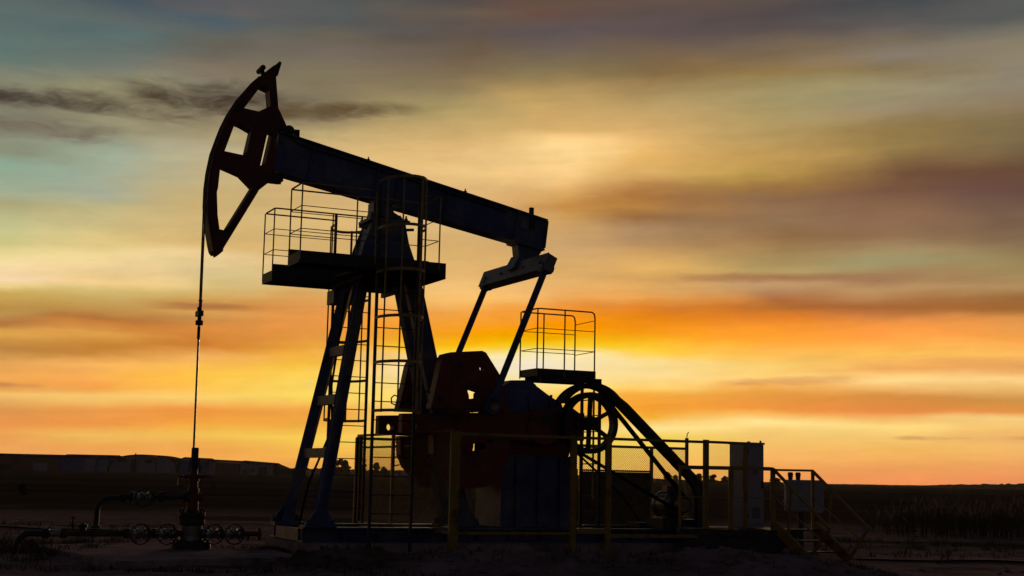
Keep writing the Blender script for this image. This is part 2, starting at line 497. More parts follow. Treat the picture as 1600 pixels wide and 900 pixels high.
def height(x, y):
    d = math.hypot(x, y)
    h = 0.0
    if d < 120:
        k = 1 - sstep(60, 120, d)
        h += k * 0.05 * noise.noise(Vector((x * 0.25, y * 0.25, 1.7)))
        h += k * 0.025 * noise.noise(Vector((x * 1.1, y * 1.1, 5.2)))
    # spoil bank along the near side of the site
    yc = 22.25 + 0.20 * x + 0.25 * math.sin(x * 0.9)
    e = sstep(-4.3, -2.6, x) * (1 - sstep(4.2, 6.4, x))
    prof = math.exp(-((y - yc) / 0.75) ** 2)
    if prof > 0.01 and e > 0:
        lump = 0.75 + 0.35 * noise.noise(Vector((x * 0.8, y * 0.9, 3.3))) + 0.30 * noise.noise(Vector((x * 2.6, y * 2.6, 9.1))) + 0.16 * noise.noise(Vector((x * 7, y * 7, 2.2)))
        h += 0.36 * e * prof * lump
    # level yard under the machine and around the well
    pad = (1 - sstep(6.2, 9.0, math.hypot((x + 1.0) / 1.0, (y - 27.5) / 0.62)))
    h *= 1 - pad * 0.8
    return h

def axis_values(lo, hi, step, far, growth):
    a = []
    x = lo
    while x < hi:
        a.append(x); x += step
    s = step; x = hi
    while x < far:
        a.append(x); s *= growth; x += s
    a.append(far)
    s = step; x = lo - step; b = []
    while x > -far:
        b.append(x); s *= growth; x -= s
    b.append(-far)
    return b[::-1] + a

xs = axis_values(-11.0, 13.0, 0.14, 3000.0, 1.22)
ys = [v for v in axis_values(18.0, 27.0, 0.12, 3000.0, 1.09)]
bm = bmesh.new()
grid = [[bm.verts.new((x, y, height(x, y))) for x in xs] for y in ys]
for j in range(len(ys) - 1):
    for i in range(len(xs) - 1):
        bm.faces.new((grid[j][i], grid[j][i + 1], grid[j + 1][i + 1], grid[j + 1][i]))
me = bpy.data.meshes.new('ground')
bm.to_mesh(me); bm.free()
for p in me.polygons:
    p.use_smooth = True

def soil_material():
    m = bpy.data.materials.new('soil')
    m.use_nodes = True
    nt = m.node_tree
    b = nt.nodes['Principled BSDF']
    g = nt.nodes.new('ShaderNodeNewGeometry')
    def nz(scale, det, rough, sc=(1, 1, 1)):
        mp = nt.nodes.new('ShaderNodeMapping')
        mp.inputs['Scale'].default_value = sc
        nt.links.new(g.outputs['Position'], mp.inputs['Vector'])
        n = nt.nodes.new('ShaderNodeTexNoise')
        n.inputs['Scale'].default_value = scale
        n.inputs['Detail'].default_value = det
        n.inputs['Roughness'].default_value = rough
        nt.links.new(mp.outputs[0], n.inputs['Vector'])
        return n.outputs[0]
    def ramp(x, p0, p1, c0, c1):
        r = nt.nodes.new('ShaderNodeValToRGB')
        r.color_ramp.elements[0].position, r.color_ramp.elements[0].color = p0, c0 + (1,)
        r.color_ramp.elements[1].position, r.color_ramp.elements[1].color = p1, c1 + (1,)
        nt.links.new(x, r.inputs[0])
        return r.outputs[0]
    soil = ramp(nz(1.3, 8, 0.7), 0.32, 0.70, (0.13, 0.085, 0.08), (0.37, 0.25, 0.24))
    weeds = ramp(nz(2.5, 8, 0.7), 0.3, 0.7, (0.045, 0.042, 0.02), (0.12, 0.10, 0.05))
    patch = ramp(nz(0.16, 6, 0.65, (0.6, 1, 1)), 0.50, 0.58, (0, 0, 0), (1, 1, 1))
    mx = nt.nodes.new('ShaderNodeMix'); mx.data_type = 'RGBA'
    nt.links.new(patch, mx.inputs[0]); nt.links.new(soil, mx.inputs[6]); nt.links.new(weeds, mx.inputs[7])
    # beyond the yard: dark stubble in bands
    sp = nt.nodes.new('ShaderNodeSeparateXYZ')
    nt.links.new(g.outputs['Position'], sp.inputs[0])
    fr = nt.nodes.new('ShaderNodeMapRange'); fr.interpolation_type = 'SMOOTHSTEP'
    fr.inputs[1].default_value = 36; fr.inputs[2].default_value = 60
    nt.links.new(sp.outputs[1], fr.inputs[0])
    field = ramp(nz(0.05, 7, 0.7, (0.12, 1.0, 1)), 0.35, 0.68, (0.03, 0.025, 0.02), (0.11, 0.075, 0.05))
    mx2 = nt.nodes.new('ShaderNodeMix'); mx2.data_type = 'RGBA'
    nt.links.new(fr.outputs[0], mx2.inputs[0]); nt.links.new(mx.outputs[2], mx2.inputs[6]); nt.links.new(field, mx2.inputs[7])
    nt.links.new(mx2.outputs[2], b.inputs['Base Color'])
    b.inputs['Roughness'].default_value = 0.95
    b.inputs['Specular IOR Level'].default_value = 0.0
    bp = nt.nodes.new('ShaderNodeBump')
    bp.inputs['Strength'].default_value = 0.8
    bp.inputs['Distance'].default_value = 0.05
    nt.links.new(nz(9.0, 8, 0.7), bp.inputs['Height'])
    nt.links.new(bp.outputs[0], b.inputs['Normal'])
    return m
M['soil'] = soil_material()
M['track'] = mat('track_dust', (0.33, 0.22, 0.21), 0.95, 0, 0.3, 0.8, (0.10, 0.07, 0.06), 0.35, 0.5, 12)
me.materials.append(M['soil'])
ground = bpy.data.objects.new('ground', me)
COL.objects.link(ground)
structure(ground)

def sheet(name, m, quads, lift):
    "surface sheet that follows the ground a few millimetres above it"
    b = bmesh.new()
    for (p0, p1, p2, p3, nu, nv) in quads:
        rows = []
        for j in range(nv + 1):
            t = j / nv
            row = []
            for i in range(nu + 1):
                s = i / nu
                x = (p0[0] * (1 - s) + p1[0] * s) * (1 - t) + (p3[0] * (1 - s) + p2[0] * s) * t
                y = (p0[1] * (1 - s) + p1[1] * s) * (1 - t) + (p3[1] * (1 - s) + p2[1] * s) * t
                if j in (0, nv) or i in (0, nu):
                    x += 0.25 * noise.noise(Vector((x * 1.3, y * 1.3, 0.3)))
                    y += 0.25 * noise.noise(Vector((x * 1.3, y * 1.3, 7.3)))
                row.append(b.verts.new((x, y, height(x, y) + lift)))
            rows.append(row)
        for j in range(nv):
            for i in range(nu):
                b.faces.new((rows[j][i], rows[j][i + 1], rows[j + 1][i + 1], rows[j + 1][i]))
    mm = bpy.data.meshes.new(name)
    b.to_mesh(mm); b.free()
    mm.materials.append(m)
    o = bpy.data.objects.new(name, mm)
    COL.objects.link(o)
    return structure(o)

sheet('dirt_track', M['track'], [((-26, 36.5), (-7.6, 32.0), (-7.0, 33.2), (-26, 38.3), 60, 6)], 0.03)
sheet('dirt_road', M['track'], [((6.5, 27.2), (40, 24.0), (40, 25.6), (6.7, 28.8), 120, 8),], 0.03)

# ------------------------------------------------------------------ concrete under the machine and around the well
fd = MB(Frame(4.8, 0))
fd.plate([(1.58, -1.09), (10.3, -1.09), (10.3, 1.09), (1.58, 1.09)], -0.3, 0.22, plane='uv')
fd = structure(fd.build('concrete_base', M['concrete']))
ps = MB(Frame(-0.6, 0))
ps.plate([(-2.35, -1.35), (-1.0, -2.15), (1.1, -1.9), (1.35, 0.2), (1.3, 2.55), (-0.15, 2.75), (-1.8, 3.35), (-2.1, 1.0)], -0.2, 0.07, plane='uv')
structure(ps.build('concrete_slab', M['concrete']))

# ------------------------------------------------------------------ pumpjack
PF = Frame(4.0, 0)
PJ = thing('pumpjack', 'tall blue and red oil pumpjack with curved horsehead and caged ladders', 'pumpjack', PF)
def P():
    return MB(PF)

# skid: two I-beams and cross members
b = P()
for v in (-0.88, 0.88):
    b.box((1.66, v - 0.17, 0.225), (10.1, v + 0.17, 0.255)); b.box((1.66, v - 0.17, 0.45), (10.1, v + 0.17, 0.48))
    b.box((1.68, v - 0.02, 0.256), (10.08, v + 0.02, 0.449))
    for k in range(14):
        u = 1.75 + k * 0.63
        b.box((u, v - 0.16, 0.257), (u + 0.02, v - 0.022, 0.448)); b.box((u, v + 0.022, 0.257), (u + 0.02, v + 0.16, 0.448))
for u in (1.67, 3.2, 4.8, 6.3, 7.8, 10.0):
    b.box((u, -0.706, 0.24), (u + 0.1, 0.706, 0.447))
b.build('base_frame', M['blue'], PJ)

def leg(p, q, a, bb):
    m = P()
    # box section with raised flanges on the side faces
    m.bar(p, q, a, bb)
    p, q = Vector(p), Vector(q)
    sgn = 1 if q.y > 0 else -1
    off = Vector((0, sgn * (a / 2 + 0.008), 0))
    d = (q - p).normalized()
    side = Vector((d.z, 0, -d.x)) * (bb / 2 - 0.02)
    m.bar(p + off + side, q + off + side, 0.016, 0.035, (1, 0, 0)); m.bar(p + off - side, q + off - side, 0.016, 0.035, (1, 0, 0))
    # foot plate and gussets
    m.box((q.x - 0.28, q.y - 0.17, 0.482), (q.x + 0.28, q.y + 0.17, 0.51))
    m.plate([(q.x - 0.27, 0.51), (q.x + 0.27, 0.51), (q.x + 0.1, 0.78), (q.x - 0.08, 0.78)], q.y + sgn * (a / 2 + 0.03), q.y + sgn * (a / 2 + 0.05))
    for du in (-0.23, 0.23):
        m.lathe([(0.03, 0.51), (0.03, 0.57), (0.015, 0.575), (0.015, 0.63)], (q.x + du, q.y + sgn * 0.13, 0), n=6)
    m.build('leg', M['blue'], PJ)
for s in (1, -1):
    leg((2.78, 0.42 * s, 4.94), (1.95, 0.95 * s, 0.50), 0.14, 0.19)
    leg((3.76, 0.25 * s, 4.98), (4.88, 0.33 * s, 0.50), 0.20, 0.29)
def along(t, s, front=True):
    p, q = (Vector((2.78, 0.42 * s, 4.94)), Vector((1.95, 0.95 * s, 0.50))) if front else (Vector((3.76, 0.25 * s, 4.98)), Vector((4.88, 0.33 * s, 0.50)))
    return p + (q - p) * t
for w in (3.62, 2.72, 1.76):
    t = (4.98 - w) / 4.48
    a_, c_ = along(t, 1), along(t, -1)
    P().bar(a_ - Vector((0, 0.09, 0)), c_ + Vector((0, 0.09, 0)), 0.10, 0.17).build('cross_brace', M['grey'], PJ)
for w in (3.4, 2.2):
    t = (4.98 - w) / 4.48
    a_, c_ = along(t, 1, False), along(t, -1, False)
    P().bar(a_ - Vector((0, 0.09, 0)), c_ + Vector((0, 0.09, 0)), 0.10, 0.15).build('cross_brace', M['blue'], PJ)
# head of the Samson post
b = P()
side = [(2.66, 4.86), (3.92, 4.86), (3.86, 5.16), (3.68, 5.62), (3.60, 5.99), (2.98, 5.99), (2.80, 5.5)]
b.plate(side, 0.26, 0.30); b.plate(side, -0.30, -0.26)
b.bar((2.72, 0, 4.88), (2.99, 0, 5.97), 0.518, 0.03, (1, 0, 0))
b.bar((3.86, 0, 4.88), (3.60, 0, 5.97), 0.518, 0.03, (1, 0, 0))
b.box((2.9, -0.33, 5.992), (3.68, 0.33, 6.04))
for u in (2.95, 3.08, 3.5, 3.62):
    for v in (-0.27, 0.27):
        b.lathe([(0.035, 6.04), (0.035, 6.08), (0.018, 6.081), (0.018, 6.13)], (u, v, 0), n=6)
b.bar((2.70, 0.315, 5.86), (2.86, 0.315, 5.84), 0.03, 0.07); b.bar((3.58, 0.315, 5.86), (3.76, 0.315, 5.88), 0.03, 0.05)
b.build('post_head', M['blue'], PJ)
# centre bearing
b = P()
b.plate([(2.98, 6.042), (3.60, 6.042), (3.58, 6.12), (3.42, 6.2), (3.38, 6.30), (3.02, 6.36), (3.02, 6.2)], -0.16, 0.16)
b.lathe([(0.12, -0.30), (0.12, -0.17), (0.15, -0.168), (0.15, 0.168), (0.12, 0.17), (0.12, 0.30)], (3.24, 0, 6.17), (0, 1, 0), 20)
b.build('centre_bearing', M['blue'], PJ)
# walking beam: web box between two flanges, running down to the tail
def top(u): return 7.47 - 0.2035 * (u - 1.12)
def bot(u): return 6.735 - 0.1780 * (u - 1.12)
U0, U1 = 1.10, 6.56
b = P()
b.plate([(U0, bot(U0) + 0.03), (U1 - 0.06, bot(U1) + 0.03), (U1, top(U1) - 0.03), (U0 + 0.11, top(U0) - 0.03)], -0.13, 0.13)
b.plate([(U0 - 0.01, bot(U0)), (U1 - 0.07, bot(U1)), (U1 - 0.066, bot(U1) + 0.029), (U0 - 0.006, bot(U0) + 0.029)], -0.2, 0.2)
b.plate([(U0 + 0.1, top(U0) - 0.029), (U1 + 0.01, top(U1) - 0.029), (U1 + 0.014, top(U1)), (U0 + 0.104, top(U0))], -0.2, 0.2)
for u in (1.75, 3.0, 3.42, 4.4, 5.86):
    for s in (-1, 1):
        b.bar((u, s * 0.16, bot(u) + 0.031), (u + 0.1, s * 0.16, top(u + 0.1) - 0.031), 0.055, 0.02, (1, 0, 0))
b.plate([(5.88, bot(5.9) - 0.035), (6.5, bot(6.5) - 0.035), (6.5, bot(6.5) - 0.002), (5.88, bot(5.9) - 0.002)], -0.22, 0.22)
b.plate([(U1 - 0.058, bot(U1) + 0.032), (U1 - 0.03, bot(U1) + 0.032), (U1 + 0.03, top(U1) - 0.032), (U1 + 0.002, top(U1) - 0.032)], -0.19, 0.19)
for u in (1.5, 2.9, 4.85):
    b.lathe([(0.03, 0), (0.03, 0.05), (0.012, 0.051), (0.012, 0.09)], (u, 0.12, top(u)), n=6)
wb = b.build('walking_beam', M['blue'], PJ)
# name plate and fittings carried by the beam
P().plate([(4.30, bot(4.3) + 0.14), (4.85, bot(4.85) + 0.14), (4.89, bot(4.85) + 0.40), (4.34, bot(4.3) + 0.40)], 0.131, 0.139).build('name_plate', M['blue'], wb)
P().plate([(5.98, 6.20), (6.13, 6.12), (6.20, 6.27), (6.05, 6.34)], 0.131, 0.15).build('tag_plate', M['grey'], wb)
P().box((6.22, 0.06, 6.36), (6.30, 0.12, 6.58)).box((6.21, 0.13, 6.16), (6.31, 0.17, 6.40)).build('lifting_lug', M['dark'], wb)
P().box((1.47, 0.1, 7.40), (1.56, 0.19, 7.53)).build('lifting_lug', M['dark'], wb)
P().tube([(1.42, 0.16, 7.37), (1.55, 0.16, 7.28), (3.0, 0.16, 6.99), (5.7, 0.16, 6.44)], 0.012, 6).build('lubrication_line', M['dark'], wb)

# horsehead
RIM = [(1.150, 8.733), (1.018, 8.643), (0.936, 8.566), (0.82, 8.45), (0.698, 8.325), (0.565, 8.143), (0.446, 7.985), (0.279, 7.68), (0.18, 7.443),
       (0.12, 7.26), (0.025, 6.945), (-0.027, 6.614), (-0.048, 6.334), (-0.046, 6.012), (-0.013, 5.766), (0.017, 5.576), (0.07, 5.333), (0.103, 5.213), (0.15, 5.165)]
b = P()
body = [(u + 0.02, w - 0.004) for u, w in RIM[1:]]
body += [(0.19, 5.12), (0.283, 5.209), (0.287, 5.259), (0.855, 6.322), (0.868, 6.356), (0.988, 6.466), (1.157, 6.602), (1.22, 6.64), (1.14, 6.70),
         (1.155, 7.48), (1.33, 7.53), (1.32, 7.593), (1.157, 7.901), (1.09, 8.473), (1.12, 8.66)]
H1 = [(0.537, 7.812), (0.803, 7.785), (1.018, 7.915), (0.976, 8.217), (0.846, 8.259), (0.772, 8.176)]
H2 = [(0.225, 6.993), (0.549, 6.961), (0.621, 7.029), (0.694, 7.426), (0.508, 7.509), (0.437, 7.529), (0.367, 7.455)]
H3 = [(0.124, 6.247), (0.157, 5.839), (0.203, 5.591), (0.271, 5.583), (0.34, 5.634), (0.761, 6.411), (0.543, 6.606), (0.226, 6.711), (0.159, 6.647), (0.141, 6.322)]
SL = [(0.874, 6.802), (0.966, 6.860), (1.074, 7.445), (0.973, 7.388)]
b.plate(body, -0.15, 0.15, (H1, H2, H3, SL))
hh = b.build('horsehead', M['red'], PJ)
b = P()
b.strip([(u + 0.017, w - 0.006) for u, w in RIM], 0.033, -0.19, 0.19)
b.bar((1.16, 0, 8.75), (1.10, 0, 8.50), 0.30, 0.05, (1, 0, 0))
b.build('curved_face', M['red'], hh)
b = P()
b.lathe([(0.05, -0.16), (0.05, 0.16)], (0.845, 0, 8.60), (0, 1, 0), 10)
b.bar((0.90, 0, 8.50), (0.83, 0, 8.63), 0.10, 0.06)
b.build('rope_anchor', M['dark'], hh)
b = P()
b.lathe([(0.10, -0.21), (0.10, 0.21)], (1.36, 0, 7.49), (0, 1, 0), 14)
b.lathe([(0.04, -0.24), (0.04, 0.24)], (1.36, 0, 7.49), (0, 1, 0), 10)
b.build('hinge_pin', M['dark'], hh)
b = P()
b.box((1.12, -0.17, 6.56), (1.30, 0.17, 6.66)); b.box((1.25, 0.05, 6.52), (1.28, 0.1, 6.60))
b.build('hinge_bracket', M['dark'], hh)
# bridle ropes, carrier bar, polished rod
for s in (1, -1):
    pts = [(RIM[i][0] - 0.008, 0.07 * s, RIM[i][1]) for i in range(3, 13)]
    pts += [(-0.047, 0.065 * s, 5.6), (-0.040, 0.06 * s, 4.6), (-0.036, 0.055 * s, 4.16)]
    P().tube(pts, 0.014, 6).build('bridle_rope', M['rope'], PJ)
b = P()
b.bar((-0.045, -0.13, 4.10), (-0.045, 0.13, 4.10), 0.09, 0.09)
b.lathe([(0.03, 4.15), (0.03, 4.32), (0.045, 4.321), (0.045, 4.33)], (-0.045, 0.055, 0), n=8)
b.lathe([(0.03, 4.15), (0.03, 4.22)], (-0.045, -0.055, 0), n=8)
b.lathe([(0.065, 3.90), (0.065, 3.98), (0.035, 3.985), (0.035, 4.05)], (-0.04, 0, 0), n=10)
b.build('carrier_bar', M['dark'], PJ)
P().tube([(-0.042, 0, 4.3), (-0.03, 0, 2.4), (-0.022, 0, 0.9)], 0.019, 8).build('polished_rod', M['steel'], PJ)
P().lathe([(0.028, 3.66), (0.028, 3.88)], (-0.04, 0, 0), n=8).build('rod_clamp', M['dark'], PJ)

# tail bearing, equalizer, pitmans
b = P()
b.plate([(5.96, bot(5.96) - 0.037), (6.48, bot(6.48) - 0.037), (6.36, 5.56), (6.24, 5.40), (5.88, 5.36), (5.99, 5.60)], -0.14, 0.14)
b.lathe([(0.12, -0.24), (0.12, 0.24)], (6.08, 0, 5.44), (0, 1, 0), 16)
b.plate([(5.83, 5.34), (6.02, 5.40), (5.98, 5.62)], -0.20, 0.20)
b.build('tail_bearing', M['blue'], PJ)
b = P()
eq = [(5.975, 5.483), (5.862, 5.19), (6.045, 5.11), (6.158, 5.395)]
b.plate(eq, -1.47, 1.47)
b.plate([(5.968, 5.49), (5.85, 5.183), (5.862, 5.178), (5.98, 5.485)], -1.49, 1.49)
for v in (-1.25, -0.5, 0.5, 1.25):
    b.lathe([(0.03, 0), (0.03, 0.03)], (5.91, v, 5.33), (-0.93, 0, 0.36), n=6)
b.build('equalizer', M['grey'], PJ)
for s in (1, -1):
    r = 0.062
    b = P()
    b.tube([(5.97, 1.36 * s, 5.20), (4.965, 1.36 * s, 2.72)], r, 12)
    b.plate(circ(4.95, 2.64, 0.14, 18), 1.36 * s - 0.09, 1.36 * s + 0.09)
    b.bar((4.93, 1.36 * s, 2.70), (5.04, 1.36 * s, 2.90), 0.2, 0.18, (0, 1, 0))
    b.lathe([(0.13, -0.09), (0.13, 0.09)], (5.98, 1.36 * s, 5.21), (0, 1, 0), 12)
    b.build('pitman', M['blue'], PJ)

# cranks with counterweights
UP = [(3.94, 2.58), (4.04, 3.04), (4.12, 3.46), (4.17, 3.56), (4.30, 3.60), (4.91, 3.66), (4.99, 3.63), (5.26, 3.26), (5.38, 2.95), (5.42, 2.58)]
DN = [(4.00, 2.12), (5.52, 2.12), (5.50, 1.94), (5.38, 1.31), (4.97, 1.20), (4.53, 1.16), (4.12, 1.55), (4.02, 1.78)]
HOUSE = [(4.52, 2.88), (4.57, 2.872), (4.585, 2.765), (4.86, 2.80), (4.862, 2.89), (4.89, 2.91), (4.735, 2.955)]
LOW = [(4.70, 1.98), (4.65, 1.89), (4.767, 1.815), (5.03, 1.9), (4.98, 1.995)]
def crank(s):
    b = P()
    v0, v1 = (0.52 * s, 0.715 * s)
    arm = [(3.50, 2.14), (6.55, 2.05), (6.68, 2.2), (6.70, 2.42), (6.58, 2.62), (3.50, 2.48)]
    b.plate(arm, v0, v1, (circ(3.72, 2.27, 0.07, 14),))
    b.plate(circ(6.3, 2.34, 0.34, 24), 0.50 * s, 0.76 * s)
    cr = b.build('crank', M['crank'], PJ)
    P().lathe([(0.085, 0.45 * s), (0.085, 1.50 * s)], (4.95, 0, 2.64), (0, 1, 0), 14).build('crank_pin', M['steel'], cr)
    b = P()
    b.plate(UP, 0.72 * s, 0.97 * s, (HOUSE, circ(4.93, 3.34, 0.062, 14)))
    b.plate([(4.3, 2.6), (4.36, 3.4), (4.9, 3.46), (5.1, 3.2), (5.16, 2.6)], 0.971 * s, 0.985 * s, ([(4.45, 2.7), (5.0, 2.7), (5.0, 3.0), (4.45, 3.0)], circ(4.93, 3.34, 0.075, 14)))
    b.build('counterweight', M['crank'], cr)
    b = P()
    b.plate(DN, 0.72 * s, 0.97 * s, (LOW,))
    b.build('counterweight', M['crank'], cr)
    for (u, w) in ((4.12, 2.78), (4.22, 2.05)):
        for k in range(2):
            P().lathe([(0.045, 0.60), (0.045, 1.03)] if s > 0 else [(0.045, -1.03), (0.045, -0.60)], (u + k * 0.9, 0, w), (0, 1, 0), 6).build('clamp_bolt', M['dark'], cr)
    P().tube([(3.98, 0.84 * s, 2.86), (3.90, 0.84 * s, 2.89), (3.84, 0.84 * s, 2.83), (3.85, 0.84 * s, 2.73), (3.94, 0.84 * s, 2.70)], 0.014, 6).build('lifting_ring', M['dark'], cr)
    P().tube([(4.0, 0.84 * s, 1.74), (3.93, 0.84 * s, 1.74), (3.90, 0.84 * s, 1.65), (3.94, 0.84 * s, 1.56), (4.05, 0.84 * s, 1.58)], 0.014, 6).build('lifting_ring', M['dark'], cr)
crank(1); crank(-1)
# gearbox on its pedestal
b = P()
b.plate([(5.52, 0.482), (7.0, 0.482), (7.0, 1.80), (5.52, 1.80)], -0.58, 0.58)
for u in (5.8, 6.25, 6.7):
    b.box((u, 0.581, 0.50), (u + 0.03, 0.64, 1.78))
b.build('gearbox_pedestal', M['blue'], PJ)
b = P()
b.plate([(5.42, 1.802), (6.95, 1.802), (7.02, 2.0), (7.0, 2.56), (6.86, 2.66), (5.42, 2.60)], -0.48, 0.48)
b.plate([(5.36, 2.43), (7.06, 2.43), (7.06, 2.50), (5.36, 2.50)], -0.53, 0.53)
b.lathe([(0.17, -0.56), (0.17, 0.56)], (6.3, 0, 2.34), (0, 1, 0), 20)
b.lathe([(0.16, 0.48), (0.16, 0.74), (0.10, 0.741), (0.10, 0.86)], (7.02, 0, 2.40), (0, 1, 0), 16)
b.box((6.70, 0.481, 2.10), (7.14, 0.74, 2.62))
gb = b.build('gearbox', M['crank'], PJ)
b = P()
b.plate([(5.46, 2.605), (6.855, 2.662), (6.80, 2.80), (6.55, 2.93), (6.28, 3.10), (6.14, 3.19), (5.72, 3.17), (5.56, 3.06), (5.47, 2.85)], -0.44, 0.44)
b.plate([(5.60, 3.08), (5.74, 3.19), (6.13, 3.21), (6.26, 3.12), (6.20, 3.06), (5.75, 3.12)], -0.455, 0.455)
for u in (5.62, 6.1, 6.55):
    b.box((u, 0.441, 2.64), (u + 0.03, 0.50, 2.95))
b.build('gearbox_cover', M['blue_skylit'], gb)

# driven wheel, belt, guard, motor
WU, WW, WV = 7.15, 2.42, 0.92
b = P()
n = 40
b.plate(circ(WU, WW, 0.565, 44), WV - 0.10, WV + 0.10, (circ(WU, WW, 0.475, 44)[::-1],))
whl = b.build('drive_wheel', M['dark'], PJ)
b = P()
for k in range(6):
    a = R(28 + 60 * k)
    b.bar((WU + 0.09 * math.cos(a), WV, WW + 0.09 * math.sin(a)), (WU + 0.48 * math.cos(a), WV, WW + 0.48 * math.sin(a)), 0.07, 0.07, (-math.sin(a), 0, math.cos(a)))
b.lathe([(0.13, WV - 0.14), (0.13, WV + 0.14), (0.06, WV + 0.141), (0.06, WV + 0.19)], (WU, 0, WW), (0, 1, 0), 18)
b.build('spoked_hub', M['dark'], whl)
MU, MW = 9.18, 0.93
dd = math.hypot(MU - WU, MW - WW); th = math.degrees(math.atan2(MW - WW, MU - WU)); al = math.degrees(math.acos((0.575 - 0.14) / dd))
loop = arc(WU, WW, 0.575, th + al, th + 360 - al, 30) + arc(MU, MW, 0.14, th - al, th + al, 10)
P().strip(loop + loop[:1], 0.02, WV - 0.09, WV + 0.09).build('drive_belt', M['rubber'], PJ)
g = arc(WU, WW, 0.71, 150, 42, 22)
g += [(7.76 + (9.42 - 7.76) * t, 2.86 + (1.42 - 2.86) * t) for t in (0.06, 0.5, 1.0)]
g += [(9.53, 1.28), (9.59, 1.12), (9.61, 0.95), (9.61, 0.52)]
gd = P().strip(g, 0.03, WV - 0.15, WV + 0.15).build('belt_guard', M['guard'], PJ)
b = P()
inner = [(u, w) for u, w in g]
for s in (-0.15, 0.15):
    for (u, w), (u2, w2) in zip(g, g[1:]):
        cu = (WU, WW)
        b.bar((u, WV + s, w), (u2, WV + s, w2), 0.02, 0.10, (-(w2 - w), 0, u2 - u))
b.build('guard_flange', M['dark'], gd)
b = P()
b.lathe([(0.20, 0.20), (0.27, 0.22), (0.27, 0.30), (0.25, 0.31), (0.25, 0.62), (0.27, 0.63), (0.27, 0.68), (0.18, 0.74)], (MU, 0, MW), (0, 1, 0), 24)
for k in range(18):
    a = R(20 * k)
    b.bar((MU + 0.262 * math.cos(a), 0.31, MW + 0.262 * math.sin(a)), (MU + 0.262 * math.cos(a), 0.62, MW + 0.262 * math.sin(a)), 0.012, 0.03, (math.cos(a), 0, math.sin(a)))
b.box((MU - 0.12, 0.36, MW + 0.25), (MU + 0.12, 0.58, MW + 0.36))
b.box((MU - 0.26, 0.24, 0.66), (MU + 0.26, 0.66, 0.70))
b.lathe([(0.13, WV - 0.1), (0.13, WV + 0.1)], (MU, 0, MW), (0, 1, 0), 20)
b.lathe([(0.04, 0.7), (0.04, WV + 0.12)], (MU, 0, MW), (0, 1, 0), 10)
b.build('electric_motor', M['steel'], PJ, smooth=False)
P().box((8.85, 0.1, 0.482), (9.65, 0.78, 0.655)).box((8.75, -0.5, 0.482), (9.75, 0.05, 0.56)).build('motor_slide', M['dark'], PJ)
P().tube([(6.95, 0.62, 1.95), (7.4, 0.66, 1.58), (8.0, 0.66, 1.12), (8.4, 0.66, 0.62)], 0.022, 8).build('brake_rod', M['dark'], PJ)

# service decks either side of the post
DW = 5.10
def posts_and_rails(b, corners, closed, hgt, w0, mids, rp=0.019, rr=0.012):
    for (u, v) in corners:
        b.tube([(u, v, w0 - 0.12), (u, v, w0 + hgt)], rp, 6)
def service_deck(s):
    b = P()
    lo, hi = (0.92 * s, 1.62 * s)
    a0, a1 = min(lo, hi), max(lo, hi)
    u0, u1 = (1.236, 3.83) if s > 0 else (1.456, 3.83)
    b.box((u0 + 0.031, a0 + 0.031, DW - 0.05), (u1 - 0.031, a1 - 0.031, DW - 0.02))
    inn = a0 if s > 0 else a1 - 0.03
    out = a1 - 0.03 if s > 0 else a0
    b.box((u0, out, DW - 0.19), (u1, out + 0.03, DW)); b.box((u0, inn, DW - 0.19), (u1, inn + 0.03, DW + 0.12))
    for u in (u0, u1 - 0.03):
        b.box((u, a0 + 0.031, DW - 0.19), (u + 0.03, a1 - 0.031, DW))
    for u in (1.9, 2.5, 3.1):
        b.box((u, a0 + 0.031, DW - 0.14), (u + 0.05, a1 - 0.031, DW - 0.051))
    dk = b.build('service_deck', M['dark'], PJ)
    b = P()
    H = 1.17
    i, o = 0.93 * s, 1.61 * s
    ul, ur = u0 + 0.01, 3.76
    lad0, lad1 = 2.58, 3.33
    if s > 0:
        post = [(ul, o), (ul, i), (2.45, i), (ur, i), (ur, o), (lad0, o)]
    else:
        post = [(ul, o), (ul, i), (2.60, i), (ur, i), (ur, o), (2.86, o)]
    for (u, v) in post:
        b.tube([(u, v + 0.02 * s, DW - 0.14), (u, v + 0.02 * s, DW + H)], 0.013, 6)
    for k, h in enumerate((H, H * 0.665, H * 0.33)):
        r = 0.015 if k == 0 else 0.008
        c = 0.05
        z = DW + h
        b.tube([(post[-1][0], o, z), (ul + c, o, z), (ul + c * 0.3, o - c * 0.3 * s, z), (ul, o - c * s, z), (ul, i + c * s, z), (ul + c * 0.3, i + c * 0.3 * s, z), (ul + c, i, z),
                (ur - c, i, z), (ur - c * 0.3, i + c * 0.3 * s, z), (ur, i + c * s, z), (ur, o - c * s, z), (ur - c * 0.3, o - c * 0.3 * s, z), (ur - c, o, z), (lad1 + 0.06, o, z)], r, 6)
    b.build('guard_rail', M['rail'], dk)
service_deck(1); service_deck(-1)
P().box((2.45, -0.915, DW - 0.16), (3.80, 0.915, DW - 0.11)).build('deck_floor', M['dark'], PJ)
P().box((3.832, -1.61, DW - 0.28), (3.90, 1.615, DW - 0.001)).build('deck_bearer', M['dark'], PJ)
P().box((2.60, -0.92, DW - 0.26), (2.68, 0.92, DW - 0.163)).build('deck_bearer', M['dark'], PJ)

